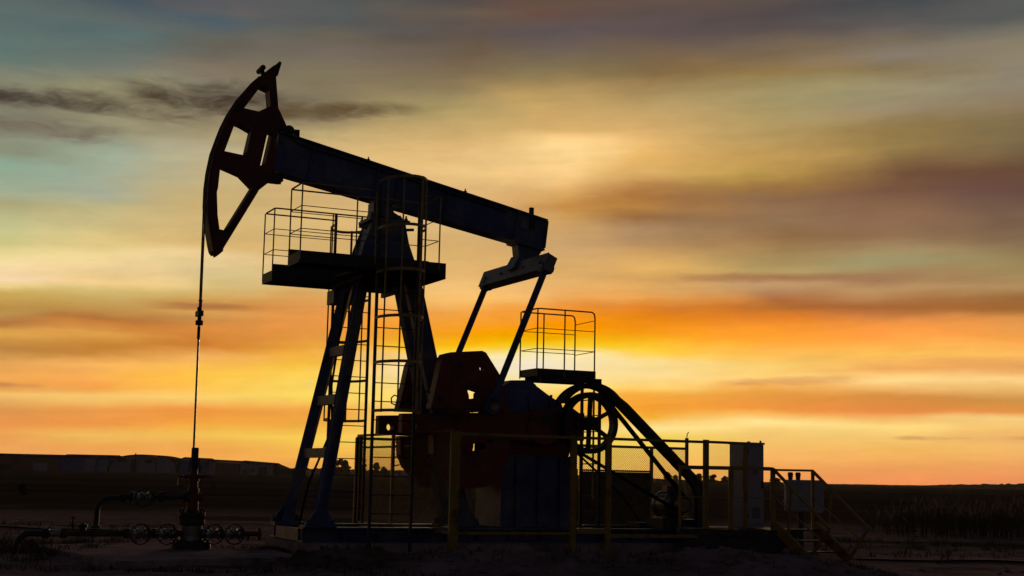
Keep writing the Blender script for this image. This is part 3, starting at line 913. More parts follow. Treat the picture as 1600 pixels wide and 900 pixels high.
def cage_ladder(s, ua, ub, wtop, hoops, m):
    vv = 1.66 * s
    b = P()
    for u in (ua, ub):
        b.bar((u, vv, 0.10), (u, vv, wtop), 0.05, 0.045, (1, 0, 0))
    w = 0.42
    while w < DW:
        b.tube([(ua, vv, w), (ub, vv, w)], 0.010, 6)
        w += 0.315
    lad = b.build('ladder', m, PJ)
    b = P()
    cu, half = (ua + ub) / 2, (ub - ua) / 2 + 0.02
    hp = []
    for k in range(15):
        a = math.pi * k / 14
        hp.append((cu - half * math.cos(a) * (1.0 if 0 < k < 14 else 1.0), vv + s * (0.10 + 0.62 * math.sin(a)) if 0 < k < 14 else vv))
    for w in hoops:
        for (p, q) in zip(hp, hp[1:]):
            b.bar((p[0], p[1], w), (q[0], q[1], w), 0.008, 0.05)
    for k in (2, 5, 9, 12):
        p = hp[k]
        b.bar((p[0], p[1] - 0.008 * s, hoops[-1] - 0.03), (p[0], p[1] - 0.008 * s, hoops[0] + 0.03), 0.045 if k in (9,) else 0.028, 0.008, (0, 1, 0))
    b.build('safety_cage', M['rail'], lad)
cage_ladder(1, 2.62, 3.36, 6.44, [6.43, 5.60, 4.84, 4.05, 3.28, 2.46], M['dark'])
cage_ladder(-1, 2.88, 3.62, 6.40, [6.19, 5.42, 4.78, 3.98, 3.20, 2.42], M['dark'])
P().box((2.78, -1.74, 4.62), (3.2, -1.30, 4.88)).build('ladder_stay', M['grey'], PJ)

# small deck above the gearbox
GW = 3.45
b = P()
gu0, gu1, gv = 6.30, 7.56, 0.38
b.box((gu0 + 0.031, -gv + 0.031, GW - 0.05), (gu1 - 0.031, gv - 0.031, GW - 0.02))
for v in (-gv, gv - 0.03):
    b.box((gu0, v, GW - 0.14), (gu1, v + 0.03, GW))
for u in (gu0, gu1 - 0.03):
    b.box((u, -gv + 0.031, GW - 0.14), (u + 0.03, gv - 0.031, GW))
b.box((gu0 + 0.1, -0.36, GW - 0.23), (gu1 + 0.12, -0.29, GW - 0.142)); b.box((gu0 + 0.1, 0.29, GW - 0.23), (gu1 + 0.12, 0.36, GW - 0.142))
gdk = b.build('gearbox_deck', M['dark'], PJ)
b = P()
H = 1.14
for (u, v) in ((gu0, -gv), (gu0, gv), (6.80, -gv), (6.88, gv), (gu1 - 0.07, -gv), (gu1 - 0.03, gv)):
    b.tube([(u, v, GW - 0.16), (u, v, GW + H - (0.1 if u > 7.3 else 0))], 0.014, 6)
z = GW + H
for k, h in enumerate((H, H * 0.67, H * 0.33)):
    z = GW + h; r = 0.015 if k == 0 else 0.008
    e = [(gu1 - 0.14, -gv, z), (gu1 - 0.09, -gv, z - 0.03), (gu1 - 0.07, -gv, z - 0.12)] if k == 0 else [(gu1 - 0.07, -gv, z)]
    e2 = [(gu1 - 0.03, gv, z - 0.12), (gu1 - 0.05, gv, z - 0.03), (gu1 - 0.10, gv, z)] if k == 0 else [(gu1 - 0.03, gv, z)]
    b.tube(e[::-1] + [(gu0 + 0.05, -gv, z), (gu0, -gv + 0.05, z), (gu0, gv - 0.05, z), (gu0 + 0.05, gv, z)] + e2[::-1], r, 6)
for zz in (GW + H - 0.16, GW + H * 0.33):
    b.tube([(gu1 - 0.07, -gv, zz - 0.02), (gu1 - 0.03, gv, zz)], 0.008, 5)
b.build('guard_rail', M['rail'], gdk)
b = P()
for v in (-0.37, 0.37):
    b.bar((gu1 + 0.10, v, 0.48), (gu1 + 0.10, v, GW - 0.145), 0.05, 0.05, (1, 0, 0))
w = 0.75
while w < GW - 0.3:
    b.tube([(gu1 + 0.10, -0.37, w), (gu1 + 0.10, 0.37, w)], 0.012, 6)
    w += 0.31
b.build('ladder', M['dark'], gdk)
P().bar((7.40, 0.62, 1.0), (7.40, 0.62, 3.22), 0.03, 0.03, (1, 0, 0)).build('hand_hold', M['rail'], gdk)
b = P()
b.tube([(2.72, -0.35, 4.7), (2.55, -0.5, 3.0), (2.62, -0.6, 2.2), (2.2, -0.55, 1.2), (2.02, -0.4, 0.52)], 0.022, 6)
b.build('hose', M['rubber'], PJ)

# ------------------------------------------------------------------ wellhead
WF = Frame(0, 0)
WH = thing('wellhead', 'dark wellhead with flanged valves, handwheels and bent pipes under the horsehead rod', 'wellhead', WF)
def Q():
    return MB(WF)
def ring(z, r, n=8, rad=0.022, h=0.09):
    return [((r * math.cos(2 * math.pi * k / n), r * math.sin(2 * math.pi * k / n)), z, rad, h) for k in range(n)]
b = Q()
b.lathe([(0.34, 0.07), (0.34, 0.14), (0.335, 0.145), (0.335, 0.19), (0.22, 0.195), (0.215, 0.21)], (0, 0, 0), n=28)
for (x, y), z, r, h in ring(0.19, 0.29, 12, 0.026, 0.05):
    b.lathe([(r, 0.19), (r, 0.235)], (x, y, 0), n=6)
b.build('base_flange', M['pipe'], WH)
b = Q()
b.lathe([(0.21, 0.21), (0.20, 0.26), (0.185, 0.30), (0.185, 0.46), (0.215, 0.50)], (0, 0, 0), n=24)
b.build('casing_head', M['steel'], WH)
b = Q()
b.lathe([(0.225, 0.50), (0.225, 0.565), (0.20, 0.57), (0.20, 0.62), (0.225, 0.625), (0.225, 0.69), (0.13, 0.70), (0.10, 0.74)], (0, 0, 0), n=24)
for (x, y), z, r, h in ring(0.5, 0.205, 12):
    b.lathe([(0.018, 0.47), (0.018, 0.75)], (x, y, 0), n=6)
b.build('tubing_head', M['pipe'], WH)
b = Q()
b.lathe([(0.10, 0.74), (0.10, 0.86), (0.085, 0.88), (0.085, 1.02), (0.10, 1.03), (0.10, 1.09), (0.075, 1.10), (0.075, 1.21), (0.095, 1.215), (0.095, 1.25), (0.06, 1.26), (0.06, 1.42)], (0, 0, 0), n=18)
b.lathe([(0.07, -0.12), (0.07, 0.16)], (0, 0, 0.94), (1, 0, 0), 14)
b.build('red_spool', M['wellred'], WH)
b = Q()
b.lathe([(0.035, -0.18), (0.035, 0.18)], (0, 0, 1.29), (1, 0, 0), 12)
for s in (-1, 1):
    b.tube([(0.15 * s, 0, 1.285), (0.28 * s, 0, 1.285), (0.285 * s, 0.01, 1.27), (0.29 * s, 0.02, 1.14)], 0.016, 6)
b.tube([(0.29, 0.02, 1.14), (0.36, 0.02, 1.12)], 0.014, 6)
b.build('rod_preventer', M['wellred'], WH)
b = Q()
b.lathe([(0.055, 1.42), (0.055, 1.50), (0.085, 1.51), (0.085, 1.54), (0.055, 1.545), (0.055, 1.60), (0.062, 1.605), (0.062, 1.77), (0.05, 1.785)], (0, 0, 0), n=16)
for s in (-1, 1):
    b.lathe([(0.015, 1.46), (0.015, 1.60)], (0.075 * s, 0, 0), n=6)
    b.lathe([(0.018, 1.37), (0.018, 1.46)], (0.09 * s, 0.02, 0), n=6)
b.build('stuffing_box', M['pipe'], WH)
PZ = 0.325
def flange(b, u, z, r=0.085, t=0.035):
    b.lathe([(r, -t), (r, -0.004)], (u, 0, z), (1, 0, 0), 16); b.lathe([(r, 0.004), (r, t)], (u, 0, z), (1, 0, 0), 16)
    for k in range(6):
        a = R(60 * k + 30)
        b.lathe([(0.012, -t - 0.025), (0.012, t + 0.025)], (u, 0.066 * math.cos(a), z + 0.066 * math.sin(a)), (1, 0, 0), 6)
def valve(u, z, hr):
    b = Q()
    b.lathe([(0.09, -0.15), (0.09, -0.115), (0.06, -0.11), (0.075, -0.05), (0.075, 0.05), (0.06, 0.11), (0.09, 0.115), (0.09, 0.15)], (u, 0, z), (1, 0, 0), 16)
    b.lathe([(0.07, 0.05), (0.07, 0.10), (0.09, 0.105), (0.09, 0.13), (0.045, 0.14), (0.035, 0.24), (0.016, 0.245), (0.016, 0.30)], (u, 0, z), (0, 1, 0), 14)
    v = b.build('gate_valve', M['valve'], WH, smooth=False)
    b = Q()
    b.tube([(u + hr * math.cos(R(15 * k)), 0.285, z + hr * math.sin(R(15 * k))) for k in range(24)], 0.013, 6, closed=True)
    for k in range(4):
        a = R(45 + 90 * k)
        b.tube([(u, 0.28, z), (u + hr * math.cos(a), 0.285, z + hr * math.sin(a))], 0.010, 5)
    b.lathe([(0.03, 0.26), (0.03, 0.305)], (u, 0, z), (0, 1, 0), 10)
    b.build('handwheel', M['pipe'], v)
for u in (-0.90, -0.46, 0.33, 0.68):
    valve(u, PZ, 0.165)
valve(-0.87, 0.93, 0.15)
for (a_, c_, fl) in ((-0.18, -0.33, (-0.32,)), (-0.59, -0.77, (-0.61, -0.75)), (0.17, 0.20, (0.19,)), (0.47, 0.53, (0.50,))):
    b = Q()
    b.tube([(a_, 0, PZ), (c_, 0, PZ)], 0.05, 12)
    for u in fl:
        flange(b, u, PZ)
    b.build('pipe_spool', M['pipe'], WH)
b = Q()
b.tube([(0.82, 0, PZ), (1.22, 0, PZ)], 0.045, 12)
flange(b, 0.86, PZ)
b.lathe([(0.075, -0.02), (0.11, -0.018), (0.11, 0.03), (0.05, 0.035)], (1.16, 0, PZ), (1, 0, 0), 16)
b.tube([(1.0, 0, PZ), (1.0, 0, PZ - 0.12)], 0.03, 8)
b.build('casing_outlet', M['wellred'], WH)
b = Q()
el = [(-2.62 - 0.22 * math.sin(R(a)), 0, PZ - 0.24 + 0.24 * math.cos(R(a))) for a in range(0, 91, 10)]
b.tube([(-1.05, 0, PZ), (-2.55, 0, PZ - 0.005)] + el + [(-2.85, 0, -0.15)], 0.05, 14)
flange(b, -1.08, PZ); flange(b, -2.10, PZ); flange(b, -2.38, PZ)
b.lathe([(0.06, 0.05), (0.06, 0.10), (0.085, 0.105), (0.085, 0.15), (0.04, 0.155), (0.04, 0.17)], (-1.80, 0, PZ), n=12)
b.lathe([(0.02, 0.05), (0.02, 0.13), (0.035, 0.135), (0.035, 0.16), (0.012, 0.165), (0.012, 0.24), (0.03, 0.245), (0.03, 0.28)], (-1.96, 0, PZ), n=10)
b.tube([(-2.02, 0, PZ + 0.15), (-1.92, 0, PZ + 0.15)], 0.012, 6)
b.build('flow_line', M['pipe'], WH, smooth=False)
Q().lathe([(0.075, -0.09), (0.06, -0.085), (0.06, 0.085), (0.075, 0.09)], (-2.24, 0, PZ), (1, 0, 0), 14).build('check_valve', M['valve'], WH)
b = Q()
el = [(-1.38 - 0.20 * math.sin(R(a)), 0, 0.905 - 0.20 + 0.20 * math.cos(R(a))) for a in range(0, 91, 10)]
b.tube([(-1.02, 0, 0.93), (-1.30, 0, 0.91)] + el + [(-1.585, 0, 0.42)], 0.045, 12)
b.tube([(-0.72, 0, 0.93), (-0.12, 0, 0.94)], 0.04, 12)
flange(b, -0.14, 0.94); flange(b, -0.55, 0.94, 0.095); flange(b, -1.18, 0.92, 0.075); flange(b, -1.04, 0.93); flange(b, -0.70, 0.93)
b.lathe([(0.08, 0.08), (0.08, 0.13)], (-1.585, 0, PZ), n=14)
b.lathe([(0.055, -0.06), (0.055, -0.02)], (-0.42, 0, 0.94), (0, 0, 1), 10)
b.build('bypass_line', M['pipe'], WH)

# ------------------------------------------------------------------ fence round the machine
def frame_post(b, u, v, w0, w1, a=0.11, d=0.06):
    b.box((u - a / 2, v - d / 2, w0), (u + a / 2, v + d / 2, w1))

def link_mesh(b, p, q, w0, w1, step=0.085, r=0.0045):
    "chain link: two families of diagonal wires between (u,v) p and q"
    (u0, v0), (u1, v1) = p, q
    L = math.hypot(u1 - u0, v1 - v0); H = w1 - w0
    du, dv = (u1 - u0) / L, (v1 - v0) / L
    for sgn in (1, -1):
        k = -H
        while k < L:
            a, bb = max(k, 0.0), min(k + H, L)
            za, zb = (a - k), (bb - k)
            if bb - a > 0.05:
                if sgn < 0:
                    za, zb = H - za, H - zb
                off = 0.004 * sgn
                b.bar((u0 + du * a - dv * off, v0 + dv * a + du * off, w0 + za), (u0 + du * bb - dv * off, v0 + dv * bb + du * off, w0 + zb), r, r, (-dv, du, 0))
            k += step

NV, FV, LU = 1.80, -4.15, 4.06
TOPW, LOWW = 2.145, 0.45
NF = Frame(6.6, NV)
f = thing('guard_fence', 'yellow steel post and rail guard fence in front of the pumpjack gearbox', 'fence', NF)
for u, a in ((4.09, 0.17), (6.38, 0.12), (7.09, 0.11), (9.16, 0.10)):
    b = MB(NF); frame_post(b, u, NV, 0.02, TOPW + 0.02, a); b.build('post', M['yellow'], f)
b = MB(NF)
b.box((4.176, NV - 0.02, TOPW - 0.05), (6.319, NV + 0.02, TOPW)); b.box((6.441, NV - 0.02, TOPW - 0.05), (7.034, NV + 0.02, TOPW)); b.box((7.146, NV - 0.02, TOPW - 0.05), (9.109, NV + 0.02, TOPW))
b.build('top_rail', M['yellow'], f)
b = MB(NF)
b.box((4.176, NV - 0.02, LOWW - 0.05), (6.319, NV + 0.02, LOWW)); b.box((6.441, NV - 0.02, LOWW - 0.03), (7.034, NV + 0.02, LOWW + 0.05)); b.box((7.146, NV - 0.02, LOWW - 0.1), (9.109, NV + 0.02, LOWW - 0.04))
b.build('bottom_rail', M['yellow'], f)

SF = Frame(LU, -1.2)
f = thing('side_fence', 'chain link fence panel on thin posts crossing behind the caged ladder and counterweights', 'fence', SF)
for v, a in ((-1.25, 0.06), (-3.19, 0.08), (-3.40, 0.06)):
    b = MB(SF); frame_post(b, LU, v, 0.02, TOPW, 0.06, a); b.build('post', M['dark'] if v < -2 else M['rail'], f)
b = MB(SF)
b.box((LU - 0.02, -3.38, TOPW), (LU + 0.02, 1.76, TOPW + 0.05)); b.box((LU - 0.02, -3.15, LOWW - 0.05), (LU + 0.02, 1.76, LOWW))
b.build('rail', M['yellow'], f)
b = MB(SF); link_mesh(b, (LU, -3.16), (LU, 1.70), LOWW, TOPW - 0.01, 0.075, 0.003); b.build('chain_link', M['rail'], f)
b = MB(SF); b.box((LU - 0.015, -3.36, TOPW - 0.24), (LU + 0.015, -0.3, TOPW - 0.20)); b.build('rail', M['dark'], f)

BF = Frame(9.0, FV)
f = thing('rear_fence', 'long chain link fence with a solid lower panel behind the belt guard and motor', 'fence', BF)
for u, top_ in ((4.30, TOPW), (6.3, TOPW), (8.1, TOPW), (9.62, TOPW), (11.45, TOPW), (12.40, TOPW + 0.24)):
    b = MB(BF); frame_post(b, u, FV, 0.02, top_, 0.07, 0.05)
    if top_ > TOPW + 0.1:
        b.tube([(u, FV, top_), (u + 0.01, FV, top_ + 0.10), (u + 0.05, FV, top_ + 0.14)], 0.012, 5)
    b.build('post', M['rail'], f)
b = MB(BF)
b.box((4.34, FV - 0.02, TOPW - 0.04), (12.36, FV + 0.02, TOPW + 0.02)); b.box((9.66, FV - 0.02, 1.565), (11.41, FV + 0.02, 1.605))
b.build('rail', M['rail'], f)
b = MB(BF); link_mesh(b, (4.34, FV + 0.03), (12.36, FV + 0.03), 0.3, TOPW - 0.045, 0.056, 0.0042); b.build('chain_link', M['rail'], f)
b = MB(BF)
u = 9.67
while u < 11.40:
    b.box((u, FV - 0.045, 0.12), (u + 0.085, FV - 0.025, 1.56)); u += 0.09
b.build('lower_panel', M['dark'], f)
b = MB(BF)
u = 8.12
while u < 9.55:
    b.box((u, FV - 0.045, 0.12), (u + 0.085, FV - 0.025, 1.60)); u += 0.09
b.build('lower_panel', M['dark'], f)

E0, E1 = (9.24, 1.78), (10.16, 1.62)
GF = Frame(*E0)
f = thing('fence_gate', 'open yellow mesh gate swung back in front of the tall cabinet', 'gate', GF)
dv = Vector((E1[0] - E0[0], E1[1] - E0[1], 0))
def gp(t, w): return (E0[0] + dv.x * t, E0[1] + dv.y * t, w)
b = MB(GF)
b.bar(gp(0, TOPW - 0.02), gp(1.02, TOPW - 0.02), 0.04, 0.05); b.bar(gp(0, 0.52), gp(1, 0.52), 0.04, 0.05)
b.bar(gp(1, 0.50), gp(1, TOPW - 0.045), 0.05, 0.06, (dv.x, dv.y, 0))
b.build('gate_frame', M['yellow'], f)
b = MB(GF); link_mesh(b, E0, E1, 0.56, TOPW - 0.06, 0.06, 0.0015); b.build('chain_link', M['rail'], f)

# ------------------------------------------------------------------ control cabinet, walkway, stairs, transformer
def ry(x, y, ang, w=0.0):
    return (x, y, w)
class TFrame(WFrame):
    "world placed, turned like the pump"
    def __init__(s, x, y, rot):
        s.loc = Vector((x, y, 0)); s.rot = rot
    def __call__(s, p):
        return Vector(p)
CF = TFrame(4.62, 27.75, R(24))
c = thing('control_cabinet', 'tall pale grey electrical cabinet standing on the dark platform beside the yellow stairs', 'cabinet', CF)
b = MB(CF); b.box((-0.22, -0.26, 0.53), (0.20, 0.28, 2.11)); b.build('cabinet_body', M['cabinet'], c)
b = MB(CF); b.box((-0.235, -0.28, 2.112), (0.215, 0.295, 2.15)); b.lathe([(0.02, 2.15), (0.02, 2.19)], (0.17, -0.2, 0), n=8); b.lathe([(0.03, 2.15), (0.03, 2.17)], (-0.1, -0.2, 0), n=8); b.build('cabinet_roof', M['cabinet'], c)
b = MB(CF); b.box((-0.19, -0.285, 0.60), (0.17, -0.262, 2.05)); d = b.build('door', M['cabinet'], c)
for z in (0.72, 1.92):
    b = MB(CF); b.box((-0.20, -0.292, z), (-0.17, -0.262, z + 0.09)); b.build('hinge', M['dark'], d)
b = MB(CF)
for k in range(6):
    b.box((-0.08, -0.291, 0.72 + 0.035 * k), (0.10, -0.286, 0.735 + 0.035 * k))
b.build('vent', M['dark'], d)
b = MB(CF); b.box((-0.06, -0.290, 1.55), (0.06, -0.286, 1.64)); b.build('notice_plate', M['grey'], d)
b = MB(CF); b.box((0.13, -0.32, 1.28), (0.16, -0.286, 1.42)); b.build('handle', M['dark'], d)
b = MB(CF); b.box((-0.23, -0.2, 1.2), (-0.222, 0.22, 1.95)); b.build('side_panel', M['cabinet'], c)

KF = TFrame(4.15, 27.3, 0)
k = thing('walkway', 'low dark metal walkway platform with a single yellow handrail under the cabinet', 'walkway', KF)
b = MB(KF)
b.box((-0.95, -0.6, 0.40), (1.25, 0.95, 0.52))
b.build('deck', M['dark'], k)
b = MB(KF)
b.box((-0.93, -0.56, 0.08), (1.2, -0.53, 0.397))
b.build('skirt', M['dark'], k)
for x in (-0.85, 0.2, 1.1):
    for y in (-0.5, 0.8):
        b = MB(KF)
        b.box((x, y, -0.05), (x + 0.12, y + 0.12, 0.398))
        b.build('support', M['dark'], k)
b = MB(KF)
b.bar((-0.95, -0.40, 1.645), (0.766, -0.40, 1.648), 0.05, 0.07)
b.bar((-0.93, -0.40, 0.52), (-0.93, -0.40, 1.61), 0.05, 0.05, (1, 0, 0)); b.bar((0.02, -0.40, 0.52), (0.02, -0.40, 1.61), 0.09, 0.05, (0, 1, 0))
b.bar((0.79, -0.40, 0.52), (0.79, -0.40, 1.68), 0.05, 0.07, (0, 1, 0))
b.bar((-0.95, -0.40, 1.1), (0.766, -0.40, 1.1), 0.02, 0.02)
b.build('handrail', M['yellow'], k)

TF = WFrame(5.4, 26.3, 0)
t = thing('metal_stairs', 'short yellow metal stairs with two sloping handrails leading down from the walkway', 'stairs', TF)
for (p0, p1, s0, s1, q) in (((4.96, 26.88, 1.650), (5.704, 25.5, 0.606), (4.97, 26.80, 0.60), (5.42, 25.98, 0.03), 0),
                            ((5.78, 27.3, 1.636), (6.513, 26.0, 0.619), (5.80, 27.20, 0.60), (6.25, 26.38, 0.03), 1)):
    b = MB(TF)
    b.bar(s0, s1, 0.05, 0.20)
    b.build('stringer', M['yellow'], t)
    b = MB(TF)
    b.bar(p0, p1, 0.045, 0.045)
    m0 = Vector(p0) - Vector((0, 0, 0.5)); m1 = Vector(p1) * 0.62 + Vector(s1) * 0.38
    b.bar(m0, m1, 0.022, 0.022)
    b.bar((p0[0] + 0.01, p0[1], 0.5), (p0[0] + 0.01, p0[1], p0[2] - 0.02), 0.06, 0.06, (1, 0, 0))
    b.bar(p1, s1, 0.045, 0.045)
    pm = Vector(p0) * 0.66 + Vector(p1) * 0.34; sm = Vector(s0) * 0.6 + Vector(s1) * 0.4
    b.bar(pm, sm, 0.04, 0.04)
    b.build('handrail', M['yellow'], t)
b = MB(TF); b.bar((4.96, 26.88, 1.63), (5.80, 27.31, 1.635), 0.04, 0.04); b.build('handrail', M['yellow'], t)
for i in range(3):
    f_ = 0.12 + 0.33 * i
    a_ = Vector((4.97, 26.80, 0.60)) * (1 - f_) + Vector((5.42, 25.98, 0.03)) * f_
    c_ = Vector((5.80, 27.20, 0.60)) * (1 - f_) + Vector((6.25, 26.38, 0.03)) * f_
    b = MB(TF); b.bar(a_ + (c_ - a_) * 0.04, c_ - (c_ - a_) * 0.04, 0.24, 0.03); b.build('tread', M['dark'], t)

XF = TFrame(5.98, 29.1, R(8))
x = thing('transformer', 'small pale grey transformer box on a post seen between the stair handrails', 'transformer', XF)
b = MB(XF); b.plate([(-0.14, 0.86), (0.30, 0.80), (0.36, 0.86), (0.36, 1.46), (-0.14, 1.46)], -0.2, 0.2); b.build('tank', M['cabinet'], x)
b = MB(XF)
b.lathe([(0.17, 0.82), (0.19, 0.86), (0.19, 1.42), (0.17, 1.46)], (-0.20, -0.02, 0), n=20)
for w in (0.92, 1.02, 1.28, 1.38):
    b.lathe([(0.215, w), (0.215, w + 0.025)], (-0.20, -0.02, 0), n=20)
b.build('cooling_drum', M['cabinet'], x)
for dx in (-0.27, -0.11):
    b = MB(XF); b.lathe([(0.04, 1.46), (0.055, 1.49), (0.04, 1.50), (0.06, 1.53), (0.045, 1.54), (0.065, 1.57), (0.05, 1.58), (0.05, 1.61)], (dx, 0, 0), n=12); b.build('insulator', M['umber'], x)
b = MB(XF); b.box((-0.12, -0.05, -0.05), (-0.02, 0.05, 0.82)); b.box((0.2, -0.05, -0.05), (0.27, 0.05, 0.80)); b.build('post', M['dark'], x)

# ------------------------------------------------------------------ far buildings on the left, 600 m out
D = 600.0
def bx(px): return (px - 800) * D / 2226.0
def build_shed(name, label, x0, x1, h0, h1, roof, wallm, roofm, depth=22.0, doors=(), windows=(), y=D, panels=(), group=None):
    fr = WFrame((x0 + x1) / 2, y, 0)
    t = thing(name, label, 'building', fr, group)
    b = MB(fr)
    b.plate([(x0, -1), (x1, -1), (x1, h1), (x0, h0)], y, y + depth)
    wl = b.build('wall', wallm, t)
    b = MB(fr)
    if roof > 0:
        b.plate([(y - 0.6, 0), (y + depth + 0.6, 0), (y + depth / 2, roof)], x0 - 0.5, x1 + 0.5, plane='yz')
        r = b
        for vtx in r.bm.verts:
            wx = vtx.co.x + fr.loc.x
            vtx.co.z += h0 + (h1 - h0) * (wx - x0) / (x1 - x0) + 0.02
        r.build('roof', roofm, t)
    else:
        b.bm.free()
    for (a, c, z0, z1) in doors:
        MB(fr).box((a, y - 0.25, z0), (c, y - 0.02, z1)).build('door', M['void'], wl)
    for (a, c, z0, z1) in windows:
        MB(fr).box((a, y - 0.25, z0), (c, y - 0.02, z1)).build('window', M['void'], wl)
    for (a, c, z0, z1, mm) in panels:
        MB(fr).box((a, y - 0.18, z0), (c, y - 0.02, z1)).build('wall_panel', mm, wl)
    return t
build_shed('long_shed', 'long low brown shed at the far left edge of the field', bx(-70), bx(104.5), 5.6, 5.5, 1.2, M['umber'], M['slate'],
           panels=((bx(64), bx(86), 0, 3.0, M['pale']), (bx(6), bx(30), 0, 2.2, M['slate'])))
build_shed('blue_hangar', 'dark blue hangar with two paler panels left of the round topped hangar', bx(105.5), bx(184), 5.8, 5.8, 1.2, M['navy'], M['slate'],
           panels=((bx(144), bx(160), 0, 5.2, M['pale']), (bx(166), bx(181), 0, 5.0, M['pale'])))
fr = WFrame(bx(236), D - 3, 0)
q = thing('arched_hangar', 'pale round topped hangar with windows and a door across the field', 'building', fr)
def half_ellipse(cx, rx, rz, n=24, base=-1):
    return [(cx - rx, base)] + [(cx - rx * math.cos(math.pi * i / n), max(0.0, rz * math.sin(math.pi * i / n) ** 0.55)) for i in range(n + 1)] + [(cx + rx, base)]
cx, rx = bx(237), (bx(290) - bx(184)) / 2 - 0.3
b = MB(fr); b.plate(half_ellipse(cx, rx, 6.9), D - 3, D + 24); wl = b.build('wall', M['pale'], q)
outer = half_ellipse(cx, rx + 0.25, 7.25, base=-0.9); inner = half_ellipse(cx, rx - 0.9, 6.3, base=-1)
b = MB(fr)
for i in range(len(outer) - 1):
    (a0, c0), (a1, c1) = outer[i], outer[i + 1]
    b.bar((a0, D + 10, c0), (a1, D + 10, c1), 28, 0.35, (-(c1 - c0), 0, a1 - a0))
b.build('roof', M['slate'], q)
for (a, c, z0, z1) in ((198, 210, 4.3, 5.7), (240, 251, 3.8, 5.4)):
    MB(fr).box((bx(a), D - 3.3, z0), (bx(c), D - 3.02, z1)).build('window', M['void'], wl)
for (a, c, z0, z1) in ((219, 227, 0, 5.2), (256, 258, 0, 5.5)):
    MB(fr).box((bx(a), D - 3.3, z0), (bx(c), D - 3.02, z1)).build('door', M['void'], wl)
pf = WFrame(bx(233.5), D - 12, 0)
po = MB(pf).tube([(bx(233.5), D - 12, -0.5), (bx(233.5), D - 12, 7.7)], 0.28, 8).build('utility_pole', M['bark'])
tag(po, 'thin dark pole standing in front of the round topped hangar', 'pole')
build_shed('storage_shed', 'dark blue storage shed directly behind the wellhead', bx(291), bx(331), 5.7, 5.4, 1.1, M['navy'], M['slate'])
build_shed('small_barn', 'brown barn with a pale door strip right of the wellhead', bx(332), bx(384), 5.1, 4.7, 1.0, M['umber'], M['slate'],
           panels=((bx(337), bx(347), 0, 4.8, M['pale']),), windows=((bx(356), bx(362), 1.5, 2.6),))
build_shed('farm_building', 'pale end building of the row with dark doorways near the pumpjack leg', bx(385), bx(436), 4.9, 4.1, 1.0, M['pale'], M['slate'],
           doors=((bx(414), bx(427), 0, 3.3), (bx(388), bx(396), 0, 1.8)), windows=((bx(402), bx(408), 1.2, 2.4),))
build_shed('lean_to', 'low dark lean-to closing the right end of the building row', bx(436.5), bx(456), 4.3, 2.3, 0.6, M['slate'], M['slate'], y=D + 2)

# ------------------------------------------------------------------ trees
def clump_leaves(b, c, r, n, size, squash=0.8):
    for _ in range(n):
        while True:
            p = Vector((random.uniform(-1, 1), random.uniform(-1, 1), random.uniform(-1, 1)))
            if p.length < 1:
                break
        p = Vector(c) + Vector((p.x * r, p.y * r, p.z * r * squash))
        nrm = Vector((random.gauss(0, 1), random.gauss(0, 1), random.gauss(0, 1))).normalized()
        x = nrm.orthogonal().normalized() * size * random.uniform(0.6, 1.3)
        y = nrm.cross(x) * random.uniform(0.5, 0.9)
        vs = [b.bm.verts.new(b.fr(p + d)) for d in (x, y, -x, -y)]
        b.bm.faces.new(vs)

def tree(name, label, px, dist, w, h, shape, group):
    x = (px - 800) * dist / 2226.0
    fr = WFrame(x, dist, 0)
    t = thing(name, label, 'tree', fr, group)
    b = MB(fr)
    b.tube([(x, dist, -0.3), (x + 0.05 * w, dist, h * 0.3), (x, dist, h * 0.75)], 0.05 * w, 8, r1=0.015 * w)
    for k in range(5):
        a = k * 1.3
        b.tube([(x, dist, h * (0.25 + 0.07 * k)), (x + math.cos(a) * w * 0.32, dist + math.sin(a) * w * 0.32, h * (0.5 + 0.07 * k))], 0.02 * w, 5, r1=0.006 * w)
    b.build('trunk', M['bark'], t)
    b = MB(fr)
    for _ in range(34):
        z = random.uniform(0.08, 0.95)
        if shape == 'cone':
            rad = (1.0 - z) * 0.42 + 0.06
        elif shape == 'bush':
            rad = math.sqrt(max(0.02, 1 - (z * 1.05) ** 2)) * 0.48
        else:
            rad = math.sqrt(max(0.02, 1 - ((z - 0.55) / 0.5) ** 2)) * 0.42
        a = random.uniform(0, 2 * math.pi); rr = rad * math.sqrt(random.random())
        clump_leaves(b, (x + math.cos(a) * rr * w, dist + math.sin(a) * rr * w, z * h), w * random.uniform(0.11, 0.19), 70, w * 0.05)
    b.build('crown', M['leaf'], t)
TG = 'trees across the field'
tree('broadleaf_tree', 'wide rounded tree at the left end of the clump behind the front legs', 541, 700, 9.0, 8.2, 'bush', TG)
tree('broadleaf_tree', 'narrow taller tree seen between the two caged ladders', 575, 690, 4.6, 8.4, 'round', TG)
tree('broadleaf_tree', 'low rounded tree just right of the near ladder rail', 595, 700, 5.2, 7.0, 'bush', TG)
tree('broadleaf_tree', 'lowest bushy tree of the clump beside the far counterweight', 607, 720, 5.0, 5.0, 'bush', TG)
tree('broadleaf_tree', 'dark bushy tree seen under the sloping belt guard', 1047, 700, 5.2, 5.0, 'bush', TG)
tree('broadleaf_tree', 'small tree filling the gap just below the belt guard', 1059, 710, 3.8, 4.0, 'bush', TG)
tree('conifer_tree', 'small pointed tree left of the last fence post', 1081, 690, 3.4, 5.4, 'cone', TG)
tree('broadleaf_tree', 'round tree directly left of the last fence post', 1096, 690, 4.2, 4.7, 'round', TG)
tree('broadleaf_tree', 'round tree between the last fence post and the cabinet', 1118, 690, 4.4, 4.4, 'round', TG)
tree('broadleaf_tree', 'low tree touching the left edge of the cabinet', 1136, 700, 4.4, 3.9, 'bush', TG)
